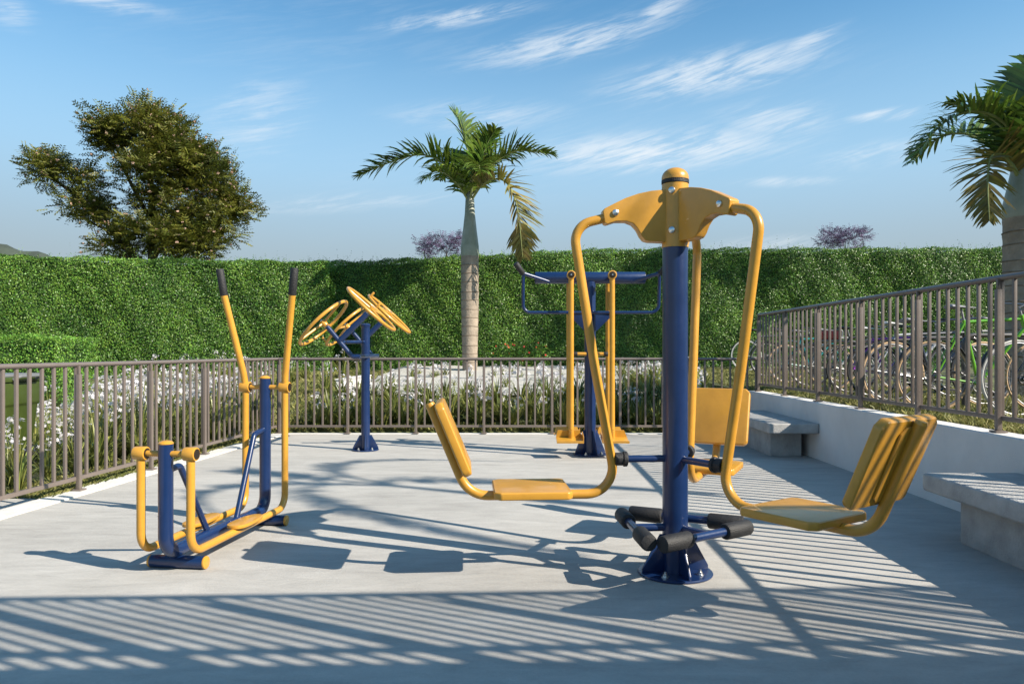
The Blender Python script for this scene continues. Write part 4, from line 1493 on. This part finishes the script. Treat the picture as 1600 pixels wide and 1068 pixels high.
def rack():
    root = empty('bicycle_rack', (4.75, 6.9, 0.6))
    tag(root, 'dark steel hoop rack holding the parked bicycles', 'bike rack')
    hm = MB().tube(fillet([(0, 0, 0), (0, 0, 0.76), (0.78, 0, 0.76), (0.78, 0, 0)], 0.10, 6), 0.024, 12).mesh('hoop', RACKM)
    for i, (dx, dy) in enumerate(((-0.25, 0.62), (0.0, 2.05), (0.15, 3.75), (0.25, 5.8))):
        link('hoop', hm, root, Matrix.Translation((dx, dy, 0.0)))
    MB().box((0.08, 0.0, 0.005), (0.12, 6.6, 0.03)).build('ground_rail', RACKM, root, bevel=0.004)


rack()


# ------------------------------------------------------------------ red flowers at the hedge foot
def red_plant(x, y, lab):
    root = empty('red_flower_plant', (x, y, float(ground_z(x, y))))
    tag(root, lab, 'plant', 'red flowers at the foot of the hedge')
    n = 260
    P = rng.normal(0, 1, (n, 3)) * np.array([0.16, 0.10, 0.16]) + np.array([0, 0, 0.38])
    link('leaves', quads('leaves', leaf_quads(P, unit(rng.normal(size=(n, 3)) + np.array([0, -.5, .5])), np.full(n, 0.07), np.full(n, 0.035)), HEDGE), root)
    n = 6
    P = rng.normal(0, 1, (n, 3)) * np.array([0.16, 0.06, 0.12]) + np.array([0, -0.12, 0.50])
    tag(link('flowers', quads('flowers', leaf_quads(P, unit(rng.normal(size=(n, 3)) + np.array([0, -1, 0])), np.full(n, 0.055), np.full(n, 0.05)), REDF), root), kind='stuff')
    MB().tube([(0, 0, 0), (0.02, 0, 0.4)], 0.008, 5).build('stem', BARK, root)


for x in (-0.5, -0.05, 0.4):
    red_plant(x, 17.95, 'small red flowering plant at the foot of the hedge')


# ------------------------------------------------------------------ building and palms behind the camera, which shade the court
def building():
    z = 3.36
    root = empty('apartment_building', (2.2, 0.6, 0), R(2.0))
    tag(root, 'white flat-roofed building with railed roof terrace behind the viewer', 'building')
    MB().box((0, -9, -0.1), (24, 0, z - 0.25)).build('wall', RENDERW, root, smooth=False)
    MB().box((-0.08, -9.08, z - 0.249), (24.08, 0.08, z)).build('roof', KERB, root, smooth=False, bevel=0.01)
    for fl_ in (1.0,):
        for k in range(7):
            x = 1.4 + k * 3.3
            wn = MB().box((x, 0.001, fl_), (x + 1.6, 0.06, fl_ + 1.3)).build('window', FENCE, root, bevel=0.006)
            MB().box((x + 0.06, 0.061, fl_ + 0.06), (x + 0.77, 0.07, fl_ + 1.24)).build('pane', GLASS, wn)
            MB().box((x + 0.83, 0.061, fl_ + 0.06), (x + 1.54, 0.07, fl_ + 1.24)).build('pane', GLASS, wn)
            MB().box((x - 0.06, 0.001, fl_ - 0.06), (x + 1.66, 0.12, fl_ - 0.002)).build('sill', KERB, wn)
    a = Vector((2.2, 0.6, 0)); d = Vector((math.cos(R(2)), math.sin(R(2)), 0))
    fence('fence', a, a + d * 20.4, z, 'brown metal railing on the roof terrace behind the viewer', 18, height=1.36, extra_rail=[(0.30, 0.36)], bw=0.023)


building()


def plain_fronds(h, n, ln, seed, LL=0.6):
    rr = random.Random(seed); out = []
    for i in range(n):
        a = i * 2 * math.pi / n + rr.uniform(-0.2, 0.2); l = ln * rr.uniform(0.85, 1.15); up = rr.uniform(0.2, 0.9)
        c, s = math.cos(a), math.sin(a)
        out.append(dict(p=[(0, 0, h), (c * l * .15, s * l * .15, h + .5 * up + .3), (c * l * .5, s * l * .5, h + .9 * up + .3), (c * l * .85, s * l * .85, h + .5 * up - .1), (c * l, s * l, h + .1 * up - .6)], l=LL, n=26))
    return out


palm((12.6, 13.5, 0.6), 'tall palm beyond the right edge whose shadow falls on the hedge', 7.6, 1.4, 0.18, 0.2, plain_fronds(8.9, 8, 2.2, 4), seed=8)

palm((10.1, 1.15, 0.6), 'tall palm beside the building whose fronds shade the court', 6.9, 1.3, 0.07, 0.085, plain_fronds(8.1, 5, 2.1, 9, 0.2), seed=12)
